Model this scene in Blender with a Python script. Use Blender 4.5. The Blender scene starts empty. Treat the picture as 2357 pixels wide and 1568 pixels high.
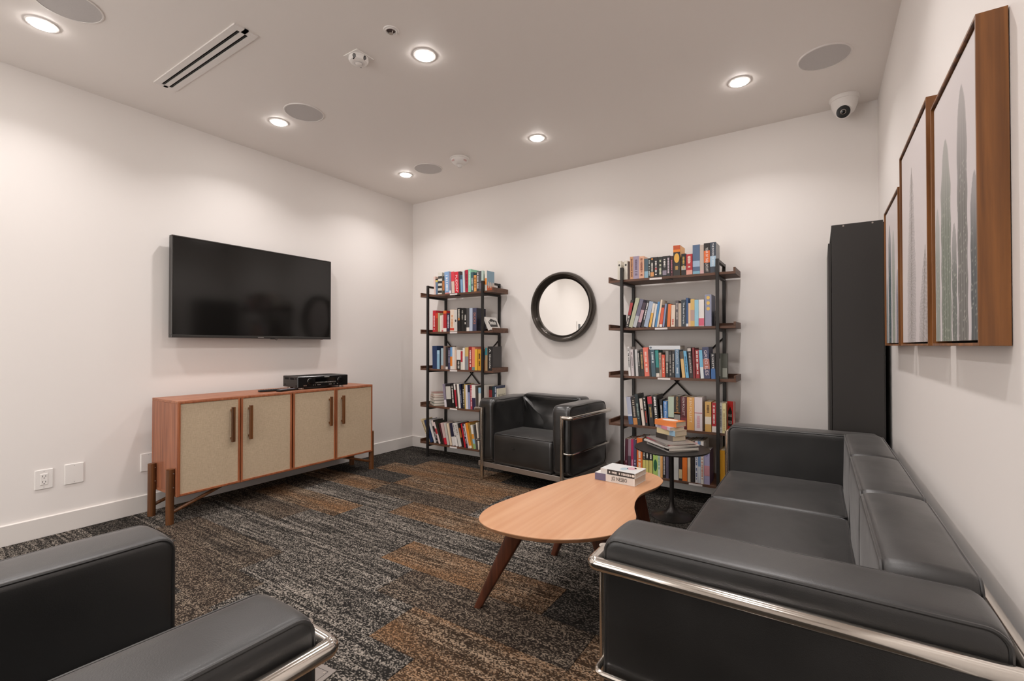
import bpy, bmesh, math, random
from mathutils import Vector, Matrix, noise
PI = math.pi
scene = bpy.context.scene
COL = scene.collection

# ------------------------------------------------------------------ camera, world, exposure
cam_data = bpy.data.cameras.new('camera')
cam_data.sensor_fit = 'HORIZONTAL'; cam_data.sensor_width = 36.0
cam_data.lens = 1082.0 / 2357.0 * 36.0
cam_data.clip_start = 0.01
cam = bpy.data.objects.new('camera', cam_data); COL.objects.link(cam)
cam.location = (0, 0, 1.15)
cam.rotation_euler = (PI/2 + math.atan(11.5/1082.0), 0, math.atan(706/1082.0))
scene.camera = cam
world = bpy.data.worlds.new('world'); scene.world = world
world.use_nodes = True
world.node_tree.nodes['Background'].inputs[0].default_value = (1.0, 0.95, 0.91, 1)
world.node_tree.nodes['Background'].inputs[1].default_value = 2.4  # even fill light, enters the room through the added opening in wall_front
vs = scene.view_settings
vs.view_transform = 'Standard'; vs.look = 'None'; vs.gamma = 1.0; vs.use_curve_mapping = False
vs.exposure = 0.46
LAMP_W = 4.3
LAMP_COL = (1.0, 0.95, 0.935)

# room: x along the back wall, y towards it, z up (metres)
XL, XR, YB, YF, ZC = -3.918, 0.336, 3.91, -2.0, 2.778

# ------------------------------------------------------------------ materials
def lin(h):
    h = h.lstrip('#')
    r = [int(h[i:i+2], 16)/255 for i in (0, 2, 4)]
    return tuple((c/12.92 if c <= .04045 else ((c+.055)/1.055)**2.4) for c in r) + (1.0,)
MATS = {}
class NT:
    def __init__(s, name):
        s.m = bpy.data.materials.new(name); s.m.use_nodes = True
        s.n = s.m.node_tree.nodes; s.l = s.m.node_tree.links
        s.b = s.n['Principled BSDF']
    def node(s, typ, **k):
        n = s.n.new(typ)
        for a, v in k.items():
            if a == 'ins':
                for i, x in v.items():
                    if isinstance(x, bpy.types.NodeSocket): s.l.new(x, n.inputs[i])
                    else: n.inputs[i].default_value = x
            else: setattr(n, a, v)
        return n
    def math(s, op, a, b=0.0, c=None):
        ins = {0: a, 1: b}
        if c is not None: ins[2] = c
        return s.node('ShaderNodeMath', operation=op, ins=ins).outputs[0]
    def mix(s, f, a, b, mode='MIX'):
        n = s.n.new('ShaderNodeMix'); n.data_type = 'RGBA'; n.blend_type = mode
        for i, x in ((0, f), (6, a), (7, b)):
            if isinstance(x, bpy.types.NodeSocket): s.l.new(x, n.inputs[i])
            else: n.inputs[i].default_value = x
        return n.outputs[2]
    def link(s, a, name): s.l.new(a, s.b.inputs[name])
    def bump(s, h, strength, dist=0.002):
        n = s.node('ShaderNodeBump', ins={'Strength': strength, 'Distance': dist, 'Height': h})
        s.l.new(n.outputs[0], s.b.inputs['Normal'])
    def set(s, **k):
        names = dict(rough='Roughness', metal='Metallic', spec='Specular IOR Level', coat='Coat Weight', coatr='Coat Roughness', ior='IOR', trans='Transmission Weight')
        for a, v in k.items(): s.b.inputs[names[a]].default_value = v
        return s
def plain(name, hexc, rough=.5, metal=0.0, **k):
    """flat coloured material with a faint procedural unevenness"""
    if name in MATS: return MATS[name]
    t = NT(name); t.set(rough=rough, metal=metal, **k)
    c = lin(hexc)
    n = t.node('ShaderNodeTexNoise', ins={'Scale': 38.0, 'Detail': 2.0})
    t.link(t.mix(n.outputs[0], tuple(v*.95 for v in c[:3])+(1,), tuple(min(1, v*1.05) for v in c[:3])+(1,)), 'Base Color')
    MATS[name] = t.m
    return t.m
def emit(name, col, strength):
    if name in MATS: return MATS[name]
    t = NT(name)
    t.b.inputs['Base Color'].default_value = (0, 0, 0, 1)
    t.b.inputs['Emission Color'].default_value = col
    t.b.inputs['Emission Strength'].default_value = strength
    MATS[name] = t.m
    return t.m
def paint(name, hexc, rough=.55):
    t = NT(name); t.set(rough=rough)
    c = lin(hexc)
    n = t.node('ShaderNodeTexNoise', ins={'Scale': 260.0, 'Detail': 3.0})
    g = t.node('ShaderNodeTexNoise', ins={'Scale': 1.3, 'Detail': 1.0})
    t.link(t.mix(g.outputs[0], tuple(v*.985 for v in c[:3])+(1,), c), 'Base Color')
    t.bump(n.outputs[0], .08, .0006)
    MATS[name] = t.m
    return t.m
def wood(name, c1, c2, axis, rough=.42, scale=1.0, coat=0.0):
    """grain stretched along one object axis"""
    if name in MATS: return MATS[name]
    t = NT(name); t.set(rough=rough, coat=coat, coatr=.25)
    tc = t.node('ShaderNodeTexCoord')
    sc = [34*scale]*3; sc['xyz'.index(axis)] = 1.6*scale
    mp = t.node('ShaderNodeMapping', ins={'Vector': tc.outputs['Object'], 'Scale': sc})
    n1 = t.node('ShaderNodeTexNoise', ins={'Vector': mp.outputs[0], 'Scale': 1.0, 'Detail': 5.0, 'Distortion': 1.2})
    sc2 = [150*scale]*3; sc2['xyz'.index(axis)] = 4.0*scale
    mp2 = t.node('ShaderNodeMapping', ins={'Vector': tc.outputs['Object'], 'Scale': sc2})
    n2 = t.node('ShaderNodeTexNoise', ins={'Vector': mp2.outputs[0], 'Scale': 1.0, 'Detail': 3.0})
    f = t.math('ADD', t.math('MULTIPLY', n1.outputs[0], .75), t.math('MULTIPLY', n2.outputs[0], .25))
    r = t.node('ShaderNodeValToRGB', ins={0: f})
    r.color_ramp.elements[0].position = .32; r.color_ramp.elements[0].color = lin(c1)
    r.color_ramp.elements[1].position = .66; r.color_ramp.elements[1].color = lin(c2)
    t.link(r.outputs[0], 'Base Color')
    t.bump(n2.outputs[0], .12, .0008)
    MATS[name] = t.m
    return t.m
def linen(name):
    t = NT(name); t.set(rough=.9, spec=.15)
    tc = t.node('ShaderNodeTexCoord')
    v = tc.outputs['Object']
    a = t.node('ShaderNodeTexNoise', ins={'Vector': t.node('ShaderNodeMapping', ins={'Vector': v, 'Scale': (30, 900, 34)}).outputs[0], 'Scale': 1.0, 'Detail': 3.0})
    b = t.node('ShaderNodeTexNoise', ins={'Vector': t.node('ShaderNodeMapping', ins={'Vector': v, 'Scale': (30, 34, 900)}).outputs[0], 'Scale': 1.0, 'Detail': 3.0})
    f = t.math('ADD', t.math('MULTIPLY', a.outputs[0], .5), t.math('MULTIPLY', b.outputs[0], .5))
    r = t.node('ShaderNodeValToRGB', ins={0: f})
    r.color_ramp.elements[0].position = .36; r.color_ramp.elements[0].color = lin('b29e84')
    r.color_ramp.elements[1].position = .60; r.color_ramp.elements[1].color = lin('d0bca1')
    t.link(r.outputs[0], 'Base Color'); t.bump(f, .35, .001)
    MATS[name] = t.m
    return t.m
def leather(name, soft=False):
    t = NT(name); t.set(rough=.42, spec=(.95 if soft else .85), coat=.0, coatr=.5); t.b.inputs['Sheen Weight'].default_value = .22; t.b.inputs['Sheen Roughness'].default_value = .38; t.b.inputs['Sheen Tint'].default_value = (.95, .92, .9, 1)
    tc = t.node('ShaderNodeTexCoord')
    v = t.node('ShaderNodeTexVoronoi', ins={'Vector': tc.outputs['Object'], 'Scale': 420.0})
    g = t.node('ShaderNodeTexNoise', ins={'Vector': tc.outputs['Object'], 'Scale': 7.0, 'Detail': 3.0})
    t.link(t.mix(g.outputs[0], lin('111111'), lin('181716')), 'Base Color')
    h = t.math('ADD', t.math('MULTIPLY', v.outputs[0], .35), t.math('MULTIPLY', g.outputs[0], 1.4 if soft else .5))
    t.bump(h, .16, .002)
    rr = t.node('ShaderNodeMapRange', ins={0: g.outputs[0], 1: .3, 2: .7, 3: (.27 if soft else .36), 4: (.38 if soft else .48)})
    t.link(rr.outputs[0], 'Roughness')
    MATS[name] = t.m
    return t.m
def carpet(name, dark, light, accent, p0, gain, acc):
    """tufted loop pile: rows of loops along x, a share of light and accent yarn that varies row by row"""
    t = NT(name); t.set(rough=.95, spec=.05)
    ge = t.node('ShaderNodeNewGeometry')
    sp = t.node('ShaderNodeSeparateXYZ', ins={0: ge.outputs['Position']})
    X, Y = sp.outputs[0], sp.outputs[1]
    row = t.math('FLOOR', t.math('MULTIPLY', Y, 1/.0125))
    fine = t.math('FLOOR', t.math('MULTIPLY', Y, 1/.00417))
    cellx = t.math('FLOOR', t.math('ADD', t.math('MULTIPLY', X, 1/.0062), t.math('MULTIPLY', t.math('FLOORED_MODULO', fine, 2.0), .5)))
    wn = t.node('ShaderNodeTexWhiteNoise', noise_dimensions='2D', ins={'Vector': t.node('ShaderNodeCombineXYZ', ins={0: cellx, 1: fine}).outputs[0]})
    wf = t.math('FRACT', t.math('MULTIPLY', wn.outputs[0], 7.31))
    st = t.node('ShaderNodeTexNoise', ins={'Vector': t.node('ShaderNodeCombineXYZ', ins={0: t.math('MULTIPLY', X, 2.6), 1: t.math('MULTIPLY', row, 3.71), 2: .3}).outputs[0], 'Scale': 1.0, 'Detail': 2.0})
    blk = t.node('ShaderNodeTexNoise', ins={'Vector': t.node('ShaderNodeCombineXYZ', ins={0: t.math('MULTIPLY', X, 1.6), 1: t.math('MULTIPLY', Y, 6.0), 2: 4.0}).outputs[0], 'Scale': 1.0, 'Detail': 1.0})
    stn = t.node('ShaderNodeMapRange', ins={0: st.outputs[0], 1: .40, 2: .60, 3: -1.0, 4: 1.0}).outputs[0]
    bl = t.node('ShaderNodeMapRange', ins={0: blk.outputs[0], 1: .38, 2: .62, 3: .4, 4: 1.2}).outputs[0]
    p = t.math('ADD', p0, t.math('MULTIPLY', t.math('MULTIPLY', stn, gain), bl))
    f = t.node('ShaderNodeMapRange', ins={0: t.math('ADD', wn.outputs[0], p), 1: .62, 2: 1.25, 3: 0.0, 4: 1.0}).outputs[0]
    ac = t.node('ShaderNodeMapRange', ins={0: t.math('ADD', blk.outputs[0], t.math('MULTIPLY', wf, .22)), 1: .42, 2: .76, 3: acc, 4: acc*.15}).outputs[0]
    lt = t.mix(ac, lin(light), lin(accent))
    dk = t.mix(ac, lin(dark), tuple(a*.6+b*.2 for a, b in zip(lin(dark), lin(accent))))
    t.link(t.mix(f, dk, lt), 'Base Color')
    t.bump(wn.outputs[0], .6, .003)
    MATS[name] = t.m
    return t.m
def vcol(name, rough=.6):
    if name in MATS: return MATS[name]
    t = NT(name); t.set(rough=rough)
    a = t.node('ShaderNodeAttribute', attribute_name='print')
    t.link(a.outputs[0], 'Base Color')
    MATS[name] = t.m
    return t.m

paint('wall_paint', 'f0ebe7'); paint('ceiling_paint', 'f2ece7'); paint('trim_paint', 'e6e1dc', .4)
plain('white_plastic', 'f0ece8', .4); plain('white_metal', 'ebe6e2', .45); plain('grille', 'cbc7c5', .8)
plain('black_metal', '2a2725', .42, .3); plain('black_plastic', '121212', .35); plain('black_board', '2e2b29', .5)
plain('chrome', 'd9d3cb', .13, 1.0); plain('dark_void', '080808', .9); plain('steel', 'b5aca4', .35, .9)
plain('pages', 'd9c8ae', .85); plain('pages_white', 'e2dace', .85)
wood('walnut_y', '7f4a32', 'b57653', 'y', .42); wood('walnut_z', '774530', 'b1714f', 'z', .42); wood('walnut_edge', '874a2c', 'b06b45', 'z', .4)
wood('leg_wood', '472a14', '7b4c27', 'z', .4); wood('table_top', 'bd8862', 'cd9e79', 'y', .34, .35, .2); wood('table_leg', '35190e', '643622', 'z', .38)
wood('shelf_wood', '49301f', '6e4a37', 'x', .5); wood('frame_wood', '4a2912', '96602f', 'z', .42, .6)
linen('linen'); leather('leather'); leather('leather_soft', True)
carpet('carpet_dark', '252321', '827a71', '8a6a52', .02, .08, .0)
carpet('carpet_grey', '262422', '9a9187', '9a7a60', .16, .22, .0)
carpet('carpet_taupe', '272320', '8d8071', '8d6c52', .13, .14, .2)
carpet('carpet_rust', '2a231d', '9c8a76', '96704f', .22, .20, .9)

# ------------------------------------------------------------------ mesh helpers
class MB:
    def __init__(s): s.b = bmesh.new()
    def box(s, x0, x1, y0, y1, z0, z1, bev=0.0, M=None, seg=1):
        g = bmesh.ops.create_cube(s.b, size=1.0)['verts']
        for v in g:
            v.co = Vector((x0+(v.co.x+.5)*(x1-x0), y0+(v.co.y+.5)*(y1-y0), z0+(v.co.z+.5)*(z1-z0)))
        if bev > 0:
            ed = list({e for v in g for e in v.link_edges})
            r = bmesh.ops.bevel(s.b, geom=ed, offset=bev, segments=seg, affect='EDGES', profile=.5)
            g = list({v for f in r['faces'] for v in f.verts} | {v for v in g if v.is_valid})
        if M is not None:
            for v in g: v.co = M @ v.co
        return s
    def ring(s, c, u, w, r, n):
        return [s.b.verts.new(c + u*(r*math.cos(2*PI*k/n)) + w*(r*math.sin(2*PI*k/n))) for k in range(n)]
    def bridge(s, a, b):
        n = len(a)
        for k in range(n): s.b.faces.new((a[k], a[(k+1) % n], b[(k+1) % n], b[k]))
    def tube(s, pts, r, n=10, closed=False, radii=None):
        pts = [Vector(p) for p in pts]; m = len(pts)
        tan = []
        for i in range(m):
            if closed: d = (pts[(i+1) % m]-pts[i-1])
            else: d = pts[min(i+1, m-1)]-pts[max(i-1, 0)]
            tan.append(d.normalized())
        ref = Vector((0, 0, 1)) if abs(tan[0].z) < .9 else Vector((1, 0, 0))
        u = (ref - tan[0]*ref.dot(tan[0])).normalized()
        rings = []
        for i in range(m):
            u = (u - tan[i]*u.dot(tan[i])).normalized(); w = tan[i].cross(u)
            rr = radii[i] if radii else r
            k = 1.0
            rings.append(s.ring(pts[i], u, w, rr*k, n))
        for i in range(m-1): s.bridge(rings[i], rings[i+1])
        if closed:
            # align the last ring to the first
            a, b = rings[-1], rings[0]
            best = min(range(n), key=lambda o: sum((a[k].co-b[(k+o) % n].co).length for k in range(n)))
            b2 = [b[(k+best) % n] for k in range(n)]
            s.bridge(a, b2)
        else:
            s.b.faces.new(rings[0][::-1]); s.b.faces.new(rings[-1])
        return s
    def cyl(s, p0, p1, r, n=16, r1=None):
        return s.tube([p0, p1], r, n, radii=[r, r if r1 is None else r1])
    def lathe(s, prof, n=32, M=None, cap=True):
        """profile [(r, z)...] about z"""
        rings = []
        for r, z in prof:
            if r < 1e-6: rings.append([s.b.verts.new((0, 0, z))])
            else: rings.append([s.b.verts.new((r*math.cos(2*PI*k/n), r*math.sin(2*PI*k/n), z)) for k in range(n)])
        for a, b in zip(rings, rings[1:]):
            if len(a) == 1 and len(b) == 1: continue
            if len(a) == 1:
                for k in range(n): s.b.faces.new((a[0], b[k], b[(k+1) % n]))
            elif len(b) == 1:
                for k in range(n): s.b.faces.new((a[k], a[(k+1) % n], b[0]))
            else: s.bridge(a, b)
        if cap:
            for e in (rings[0], rings[-1]):
                if len(e) > 1: s.b.faces.new(e)
        if M is not None:
            for rg in rings:
                for v in rg: v.co = M @ v.co
        return s
    def prism(s, poly, z0, z1, M=None):
        a = [s.b.verts.new((x, y, z0)) for x, y in poly]; b = [s.b.verts.new((x, y, z1)) for x, y in poly]
        s.bridge(a, b); s.b.faces.new(a[::-1]); s.b.faces.new(b)
        if M is not None:
            for v in a+b: v.co = M @ v.co
        return s
    def face(s, pts):
        s.b.faces.new([s.b.verts.new(p) for p in pts]); return s
    def mesh(s, name, smooth=True, ang=.6):
        bmesh.ops.recalc_face_normals(s.b, faces=s.b.faces)
        for f in s.b.faces: f.smooth = smooth
        for e in s.b.edges:
            if len(e.link_faces) != 2 or e.calc_face_angle(0) > ang: e.smooth = False
        me = bpy.data.meshes.new(name); s.b.to_mesh(me); s.b.free()
        return me
    def build(s, name, mat, parent=None, smooth=True, ang=.6):
        return link(name, s.mesh(name, smooth, ang), mat, parent)
def link(name, me, mat, parent=None):
    if mat is not None:
        me.materials.clear(); me.materials.append(MATS[mat] if isinstance(mat, str) else mat)
    o = bpy.data.objects.new(name, me); COL.objects.link(o)
    if parent is not None: o.parent = parent
    return o
def tag(o, label, cat, group=None):
    o['label'] = label; o['category'] = cat
    if group: o['group'] = group
    return o
def thing(name, label, cat, loc=(0, 0, 0), rz=0.0, group=None):
    o = bpy.data.objects.new(name, None); COL.objects.link(o)
    o.empty_display_size = .05
    o.location = loc; o.rotation_euler = (0, 0, rz)
    return tag(o, label, cat, group)
def struct(o):
    o['kind'] = 'structure'; return o
def copy_tree(o, parent=None):
    c = o.copy(); COL.objects.link(c); c.parent = parent
    for ch in [x for x in COL.objects if x.parent == o]: copy_tree(ch, c)
    return c
def fillet(pts, r, n=5, closed=False):
    pts = [Vector(p) for p in pts]; out = []; m = len(pts)
    for i, p in enumerate(pts):
        if not closed and i in (0, m-1): out.append(p); continue
        a = (pts[i-1]-p); b = (pts[(i+1) % m]-p)
        rr = min(r, a.length*.45, b.length*.45)
        a = p+a.normalized()*rr; b = p+b.normalized()*rr
        for k in range(n+1):
            t = k/n; out.append(a*(1-t)**2 + p*2*t*(1-t) + b*t*t)
    return out
def rrect(hx, hy, R, n=5):
    """rounded rectangle outline, counter-clockwise"""
    R = max(min(R, hx*.98, hy*.98), .0005); out = []
    for q, (sx, sy) in enumerate(((1, 1), (-1, 1), (-1, -1), (1, -1))):
        for k in range(n+1):
            a = q*PI/2 + k/n*PI/2
            out.append((sx*(hx-R)+R*math.cos(a), sy*(hy-R)+R*math.sin(a)))
    return out
AX = {'x': Matrix(((0, 0, 1), (1, 0, 0), (0, 1, 0))), 'y': Matrix(((1, 0, 0), (0, 0, -1), (0, 1, 0))), 'z': Matrix.Identity(3)}
def pillow(c, hs, axis, R, r, bulge=.006, crown=.006, disp=None, pipe=.004):
    """upholstered block: a rounded outline (a, b) swept along an axis. c centre, hs = half sizes (a, b, along axis).
    returns (block, piping) builders"""
    ha, hb, hc = hs; M = AX[axis]; c = Vector(c); m = MB()
    def ring(inset, t, n=6, sub=5):
        base = rrect(ha-inset, hb-inset, R-inset*.6, n)
        pts = []
        for i, p in enumerate(base):
            q = base[(i+1) % len(base)]
            d = math.hypot(q[0]-p[0], q[1]-p[1])
            pts.append(p)
            if d > .05:
                k = sub
                for j in range(1, k): pts.append((p[0]+(q[0]-p[0])*j/k, p[1]+(q[1]-p[1])*j/k))
        return [(x, y, t) for x, y in pts]
    def pos(p):
        return c + M @ Vector(p)
    layers = []
    E = 4
    caps = []
    for k in range(E+1):
        a = k/E*PI/2
        caps.append((r*(1-math.sin(a)), -hc + r*(1-math.cos(a))))
    mid = [(0.0, -hc+r+(2*hc-2*r)*j/6) for j in range(1, 6)]
    seq = caps + mid + [(i, -t) for i, t in caps[::-1]]
    rings = []
    for inset, t in seq:
        cr = crown*(1-(t/hc)**2)
        pts = ring(inset-cr, t)
        rings.append([m.b.verts.new(pos(p)) for p in pts])
    for a, b in zip(rings, rings[1:]): m.bridge(a, b)
    for sgn, rg, (inset, t) in ((-1, rings[0], seq[0]), (1, rings[-1], seq[-1])):
        prev = rg; pts0 = ring(inset-crown*(1-(t/hc)**2), t)
        for f in (.93, .8, .6, .4, .2):
            z = t + sgn*bulge*(1-f*f)
            nr = [m.b.verts.new(pos((p[0]*f, p[1]*f, z))) for p in pts0]
            m.bridge(prev, nr); prev = nr
        m.b.faces.new(prev)
    if disp:
        bmesh.ops.recalc_face_normals(m.b, faces=m.b.faces); m.b.normal_update()
        for v, d in [(v, disp(v.co, v.normal)) for v in m.b.verts]: v.co = v.co + d
    pm = None
    if pipe:
        pm = MB()
        for sgn in (-1, 1):
            pts = [pos(p) for p in ring(.26*r, sgn*(hc-.26*r))]
            if disp: pts = [p + disp(p, Vector((0, 0, 1)))*.5 for p in pts]
            pm.tube(pts, pipe, 6, closed=True)
    return m, pm
def text_mesh(name, body, size=1.0):
    cu = bpy.data.curves.new(name, 'FONT'); cu.body = body; cu.size = size; cu.resolution_u = 2
    cu.align_x = 'CENTER'; cu.align_y = 'CENTER'
    o = bpy.data.objects.new(name, cu); COL.objects.link(o)
    bpy.context.view_layer.update()
    me = bpy.data.meshes.new_from_object(o)
    bpy.data.objects.remove(o); bpy.data.curves.remove(cu)
    return me
def text_part(name, body, parent, mat, length, height, place):
    """flat lettering scaled to length x height; place maps (u along the reading direction, v up) to local xyz"""
    me = text_mesh(name, body)
    xs = [v.co.x for v in me.vertices]; ys = [v.co.y for v in me.vertices]
    if not xs: return None
    cx, cy = (max(xs)+min(xs))/2, (max(ys)+min(ys))/2
    kx = length/max(1e-6, max(xs)-min(xs)); ky = height/max(1e-6, max(ys)-min(ys))
    for v in me.vertices: v.co = place((v.co.x-cx)*kx, (v.co.y-cy)*ky)
    return link(name, me, mat, parent)

# ------------------------------------------------------------------ the room
XA = -4.10      # the wall steps back beyond the camera's left
def room():
    T = .12
    struct(MB().box(XA-T, XR+T, YF-T, YB+T, -.12, -.006).build('floor', 'dark_void'))
    struct(MB().box(XA-T, XR+T, YF-T, YB+T, ZC, ZC+.1).build('ceiling', 'ceiling_paint'))
    struct(MB().box(XL-T-.062, XL, .28, YB+T, -.006, ZC).build('wall_left', 'wall_paint'))
    struct(MB().box(XA-T, XA, YF-T, .28, -.006, ZC).build('wall_alcove', 'wall_paint'))
    struct(MB().box(XL, XR+T, YB, YB+T, -.006, ZC).build('wall_back', 'wall_paint'))
    struct(MB().box(XR, XR+T, YF-T, YB, -.006, ZC).build('wall_right', 'wall_paint'))
    # added opening behind the camera, lets world light in as soft fill
    m = MB(); m.box(-1.35, XR, YF-T, YF, -.006, ZC); m.box(XA, -1.35, YF-T, YF, 2.5, ZC); m.box(XA, -3.55, YF-T, YF, -.006, 2.5)
    struct(m.build('wall_front', 'wall_paint'))
    H = .118; D = .014
    def bb(name, x0, x1, y0, y1, ax):
        m = MB(); m.box(x0, x1, y0, y1, 0, H)
        # eased upper edge
        for v in m.b.verts:
            if v.co.z > H*.9:
                if ax == 'l' and v.co.x > (x0+x1)/2: v.co.z -= .004
                if ax == 'r' and v.co.x < (x0+x1)/2: v.co.z -= .004
                if ax == 'b' and v.co.y < (y0+y1)/2: v.co.z -= .004
        struct(m.build(name, 'trim_paint'))
    bb('baseboard_left', XL, XL+D, .28, YB, 'l')
    bb('baseboard_back', XL+D, XR-D, YB-D, YB, 'b')
    bb('baseboard_right', XR-D, XR, YF, YB, 'r')
room()

def carpet_tiles():
    """loop pile planks, 1.0 x 0.25 m, staggered, rows parallel to the back wall"""
    floor = bpy.data.objects['floor']
    rnd = random.Random(5)
    rust = {(5, -1.5), (7, -2.0), (9, -2.5), (10, -4.0), (11, -3.0), (12, -3.5), (4, -1.25), (6, -.75), (12, -2.5), (13, -3.25), (3, -1.5), (8, -3.75), (8, .25)}
    grey = {(7, -3.0), (6, -2.75), (8, -2.75), (9, -3.5), (8, -1.75), (5, -2.5), (8, -.75), (11, -2.0), (6, -3.75), (9, -1.5), (10, -2.0), (4, -2.25)}
    taupe = {(7, -4.0), (5, -3.5), (6, -1.75), (9, -4.5), (10, -3.0), (4, -3.25), (3, -2.5)}
    off = {5: .5, 6: .25, 7: 0, 8: .25, 9: .5, 10: 0, 11: 0, 12: .5, 13: .75, 4: .75, 3: .5, 2: 0, 1: .25, 0: .5, 14: 0, 15: .5}
    cache = {}
    def unit(w, d, mat):
        k = (round(w, 3), round(d, 3), mat)
        if k not in cache:
            me = MB().box(0, w, 0, d, -.006, 0, .0016).mesh('carpet_tile')
            me.materials.append(MATS[mat]); cache[k] = me
        return cache[k]
    k = -9
    while True:
        y0 = .01+.25*k
        if y0 > YB: break
        ya, yb = max(y0, YF+.014), min(y0+.25, YB-.014)
        if yb-ya > .02:
            x = -5.0 + off.get(k, rnd.choice((0, .25, .5, .75)))
            while x < XR:
                lim = XL+.014 if y0 > .2 else XA
                xa, xb = max(x, lim), min(x+1.0, XR-.014)
                if xb-xa > .03:
                    key = (k, round(x, 2))
                    m = 'carpet_rust' if key in rust else 'carpet_grey' if key in grey else 'carpet_taupe' if key in taupe else \
                        rnd.choice(('carpet_dark', 'carpet_dark', 'carpet_dark', 'carpet_grey', 'carpet_taupe'))
                    o = bpy.data.objects.new('carpet_tile', unit(xb-xa-.0012, yb-ya-.0012, m)); COL.objects.link(o)
                    o.location = (xa+.0006, ya+.0006, 0); o.parent = floor
                x += 1.0
        k += 1
carpet_tiles()

# ------------------------------------------------------------------ ceiling
def downlight(x, y, label):
    t = thing('downlight', label, 'light', (x, y, ZC), 0, 'recessed ceiling downlights')
    MB().lathe([(.048, -.0005), (.050, -.006), (.062, -.004), (.066, 0)], 40, cap=False).build('trim_ring', 'white_plastic', t)
    MB().lathe([(0, -.011), (.044, -.0105), (.049, -.008), (.049, -.0005)], 24, cap=False).build('lens', emit('lens_glow', (1, .94, .90, 1), 60.0), t)
    L = bpy.data.lights.new('downlight_beam', 'AREA'); L.shape = 'DISK'; L.size = .096; L.energy = LAMP_W; L.spread = math.radians(131); L.color = LAMP_COL
    o = bpy.data.objects.new('downlight_beam', L); COL.objects.link(o); o.parent = t; o.location = (0, 0, -.0125)
LX = (-3.283, -1.84, -.40)
LBL = {(0, 1): 'glowing downlight beside ceiling speaker above the television wall', (0, 2): 'glowing downlight beside ceiling speaker nearest the room corner',
       (1, 2): 'glowing downlight in front of the back wall, above the mirror', (2, 2): 'glowing downlight above the bookcase next to the sofa',
       (1, 1): 'glowing downlight in mid ceiling next to the sprinkler', (0, 0): 'glowing downlight beside ceiling speaker at the vent end'}
LBL.update({(1, 0): 'glowing downlight above the near armchair', (2, 0): 'glowing downlight above the near arm of the sofa', (2, 1): 'glowing downlight above the middle of the sofa'})
for i, x in enumerate(LX):
    for j, y in enumerate((.68, 1.925, 3.18)): downlight(x, y, LBL[(i, j)])
    downlight(x, -.57, 'glowing downlight in the ceiling by the added opening, %s' % ('at the alcove wall', 'behind the near armchair', 'at the right wall')[i])

def speaker(x, y, label):
    t = thing('ceiling_speaker', label, 'speaker', (x, y, ZC), 0, 'round ceiling speakers')
    MB().lathe([(.122, -.001), (.123, -.006), (.129, -.005), (.131, 0)], 48, cap=False).build('rim', 'white_metal', t)
    MB().lathe([(0, -.0065), (.06, -.006), (.1225, -.004), (.1225, -.001)], 48, cap=False).build('grille', 'grille', t)
speaker(-2.989, .707, 'round grey ceiling speaker above the near armchair, beside a downlight')
speaker(-3.0, 1.942, 'round grey ceiling speaker in front of the television wall')
speaker(-2.997, 3.186, 'round grey ceiling speaker between a downlight and the fire detector')
speaker(.035, 3.168, 'round grey ceiling speaker beside the right wall, near the camera dome')

def vent():
    t = thing('slot_vent', 'white linear ceiling vent with two long black slots', 'vent', (-2.941, 1.266, ZC))
    hx, hy = .484, .061
    m = MB(); z0, z1 = -.007, 0
    m.box(-hx, hx, -hy, -.029, z0, z1); m.box(-hx, hx, .029, hy, z0, z1); m.box(-hx, hx, -.011, .011, z0, z1)
    m.box(-hx, -.46, -.029, .029, z0, z1); m.box(.445, hx, -.029, .029, z0, z1)
    m.build('vent_frame', 'white_metal', t)
    for s in (-1, 1):
        o = MB().box(-.46, .445, s*.020-.009, s*.020+.009, -.0012, 0).build('slot', 'dark_void', t)
        MB().box(-.455, .44, s*.020-.0015, s*.020+.0015, -.006, -.0012).build('blade', 'black_metal', o)
vent()
def occupancy():
    t = thing('occupancy_sensor', 'white domed occupancy sensor on a square ceiling plate', 'sensor', (-2.166, 1.735, ZC))
    MB().box(-.058, .058, -.058, .058, -.005, 0, .001).build('mounting_plate', 'white_plastic', t)
    MB().lathe([(.052, -.005), (.054, -.018), (.048, -.030), (.036, -.036), (.034, -.0365), (0, -.0365)], 40, cap=False).build('housing', 'white_plastic', t)
    MB().lathe([(.019, -.0365), (.018, -.041), (.010, -.046), (0, -.047)], 24, cap=False).build('lens', 'white_metal', t)
    MB().lathe([(.019, -.0366), (.021, -.0385), (.023, -.0366)], 24, cap=False).build('lens_ring', 'grille', t)
    for a in (0.0, -1.15, 2.2):
        m = MB()
        for q in range(5):
            for w in range(4):
                z = -.012-.005*q*.9
                aa = a+(w-1.5)*.09+(q % 2)*.02
                if (q-2)**2+(w-1.5)**2*1.6 > 5.2: continue
                r = .0545 if z > -.02 else .0545-.6*(-.02-z)
                p = Vector((r*math.cos(aa), r*math.sin(aa), z))
                m.cyl(p-Vector((math.cos(aa), math.sin(aa), 0))*.002, p+Vector((math.cos(aa), math.sin(aa), 0))*.0006, .0021, 6)
        m.build('sound_port', 'dark_void', t)
    MB().cyl((.012, -.044, -.0345), (.012, -.044, -.031), .004, 10).build('indicator', 'dark_void', t)
occupancy()
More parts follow.
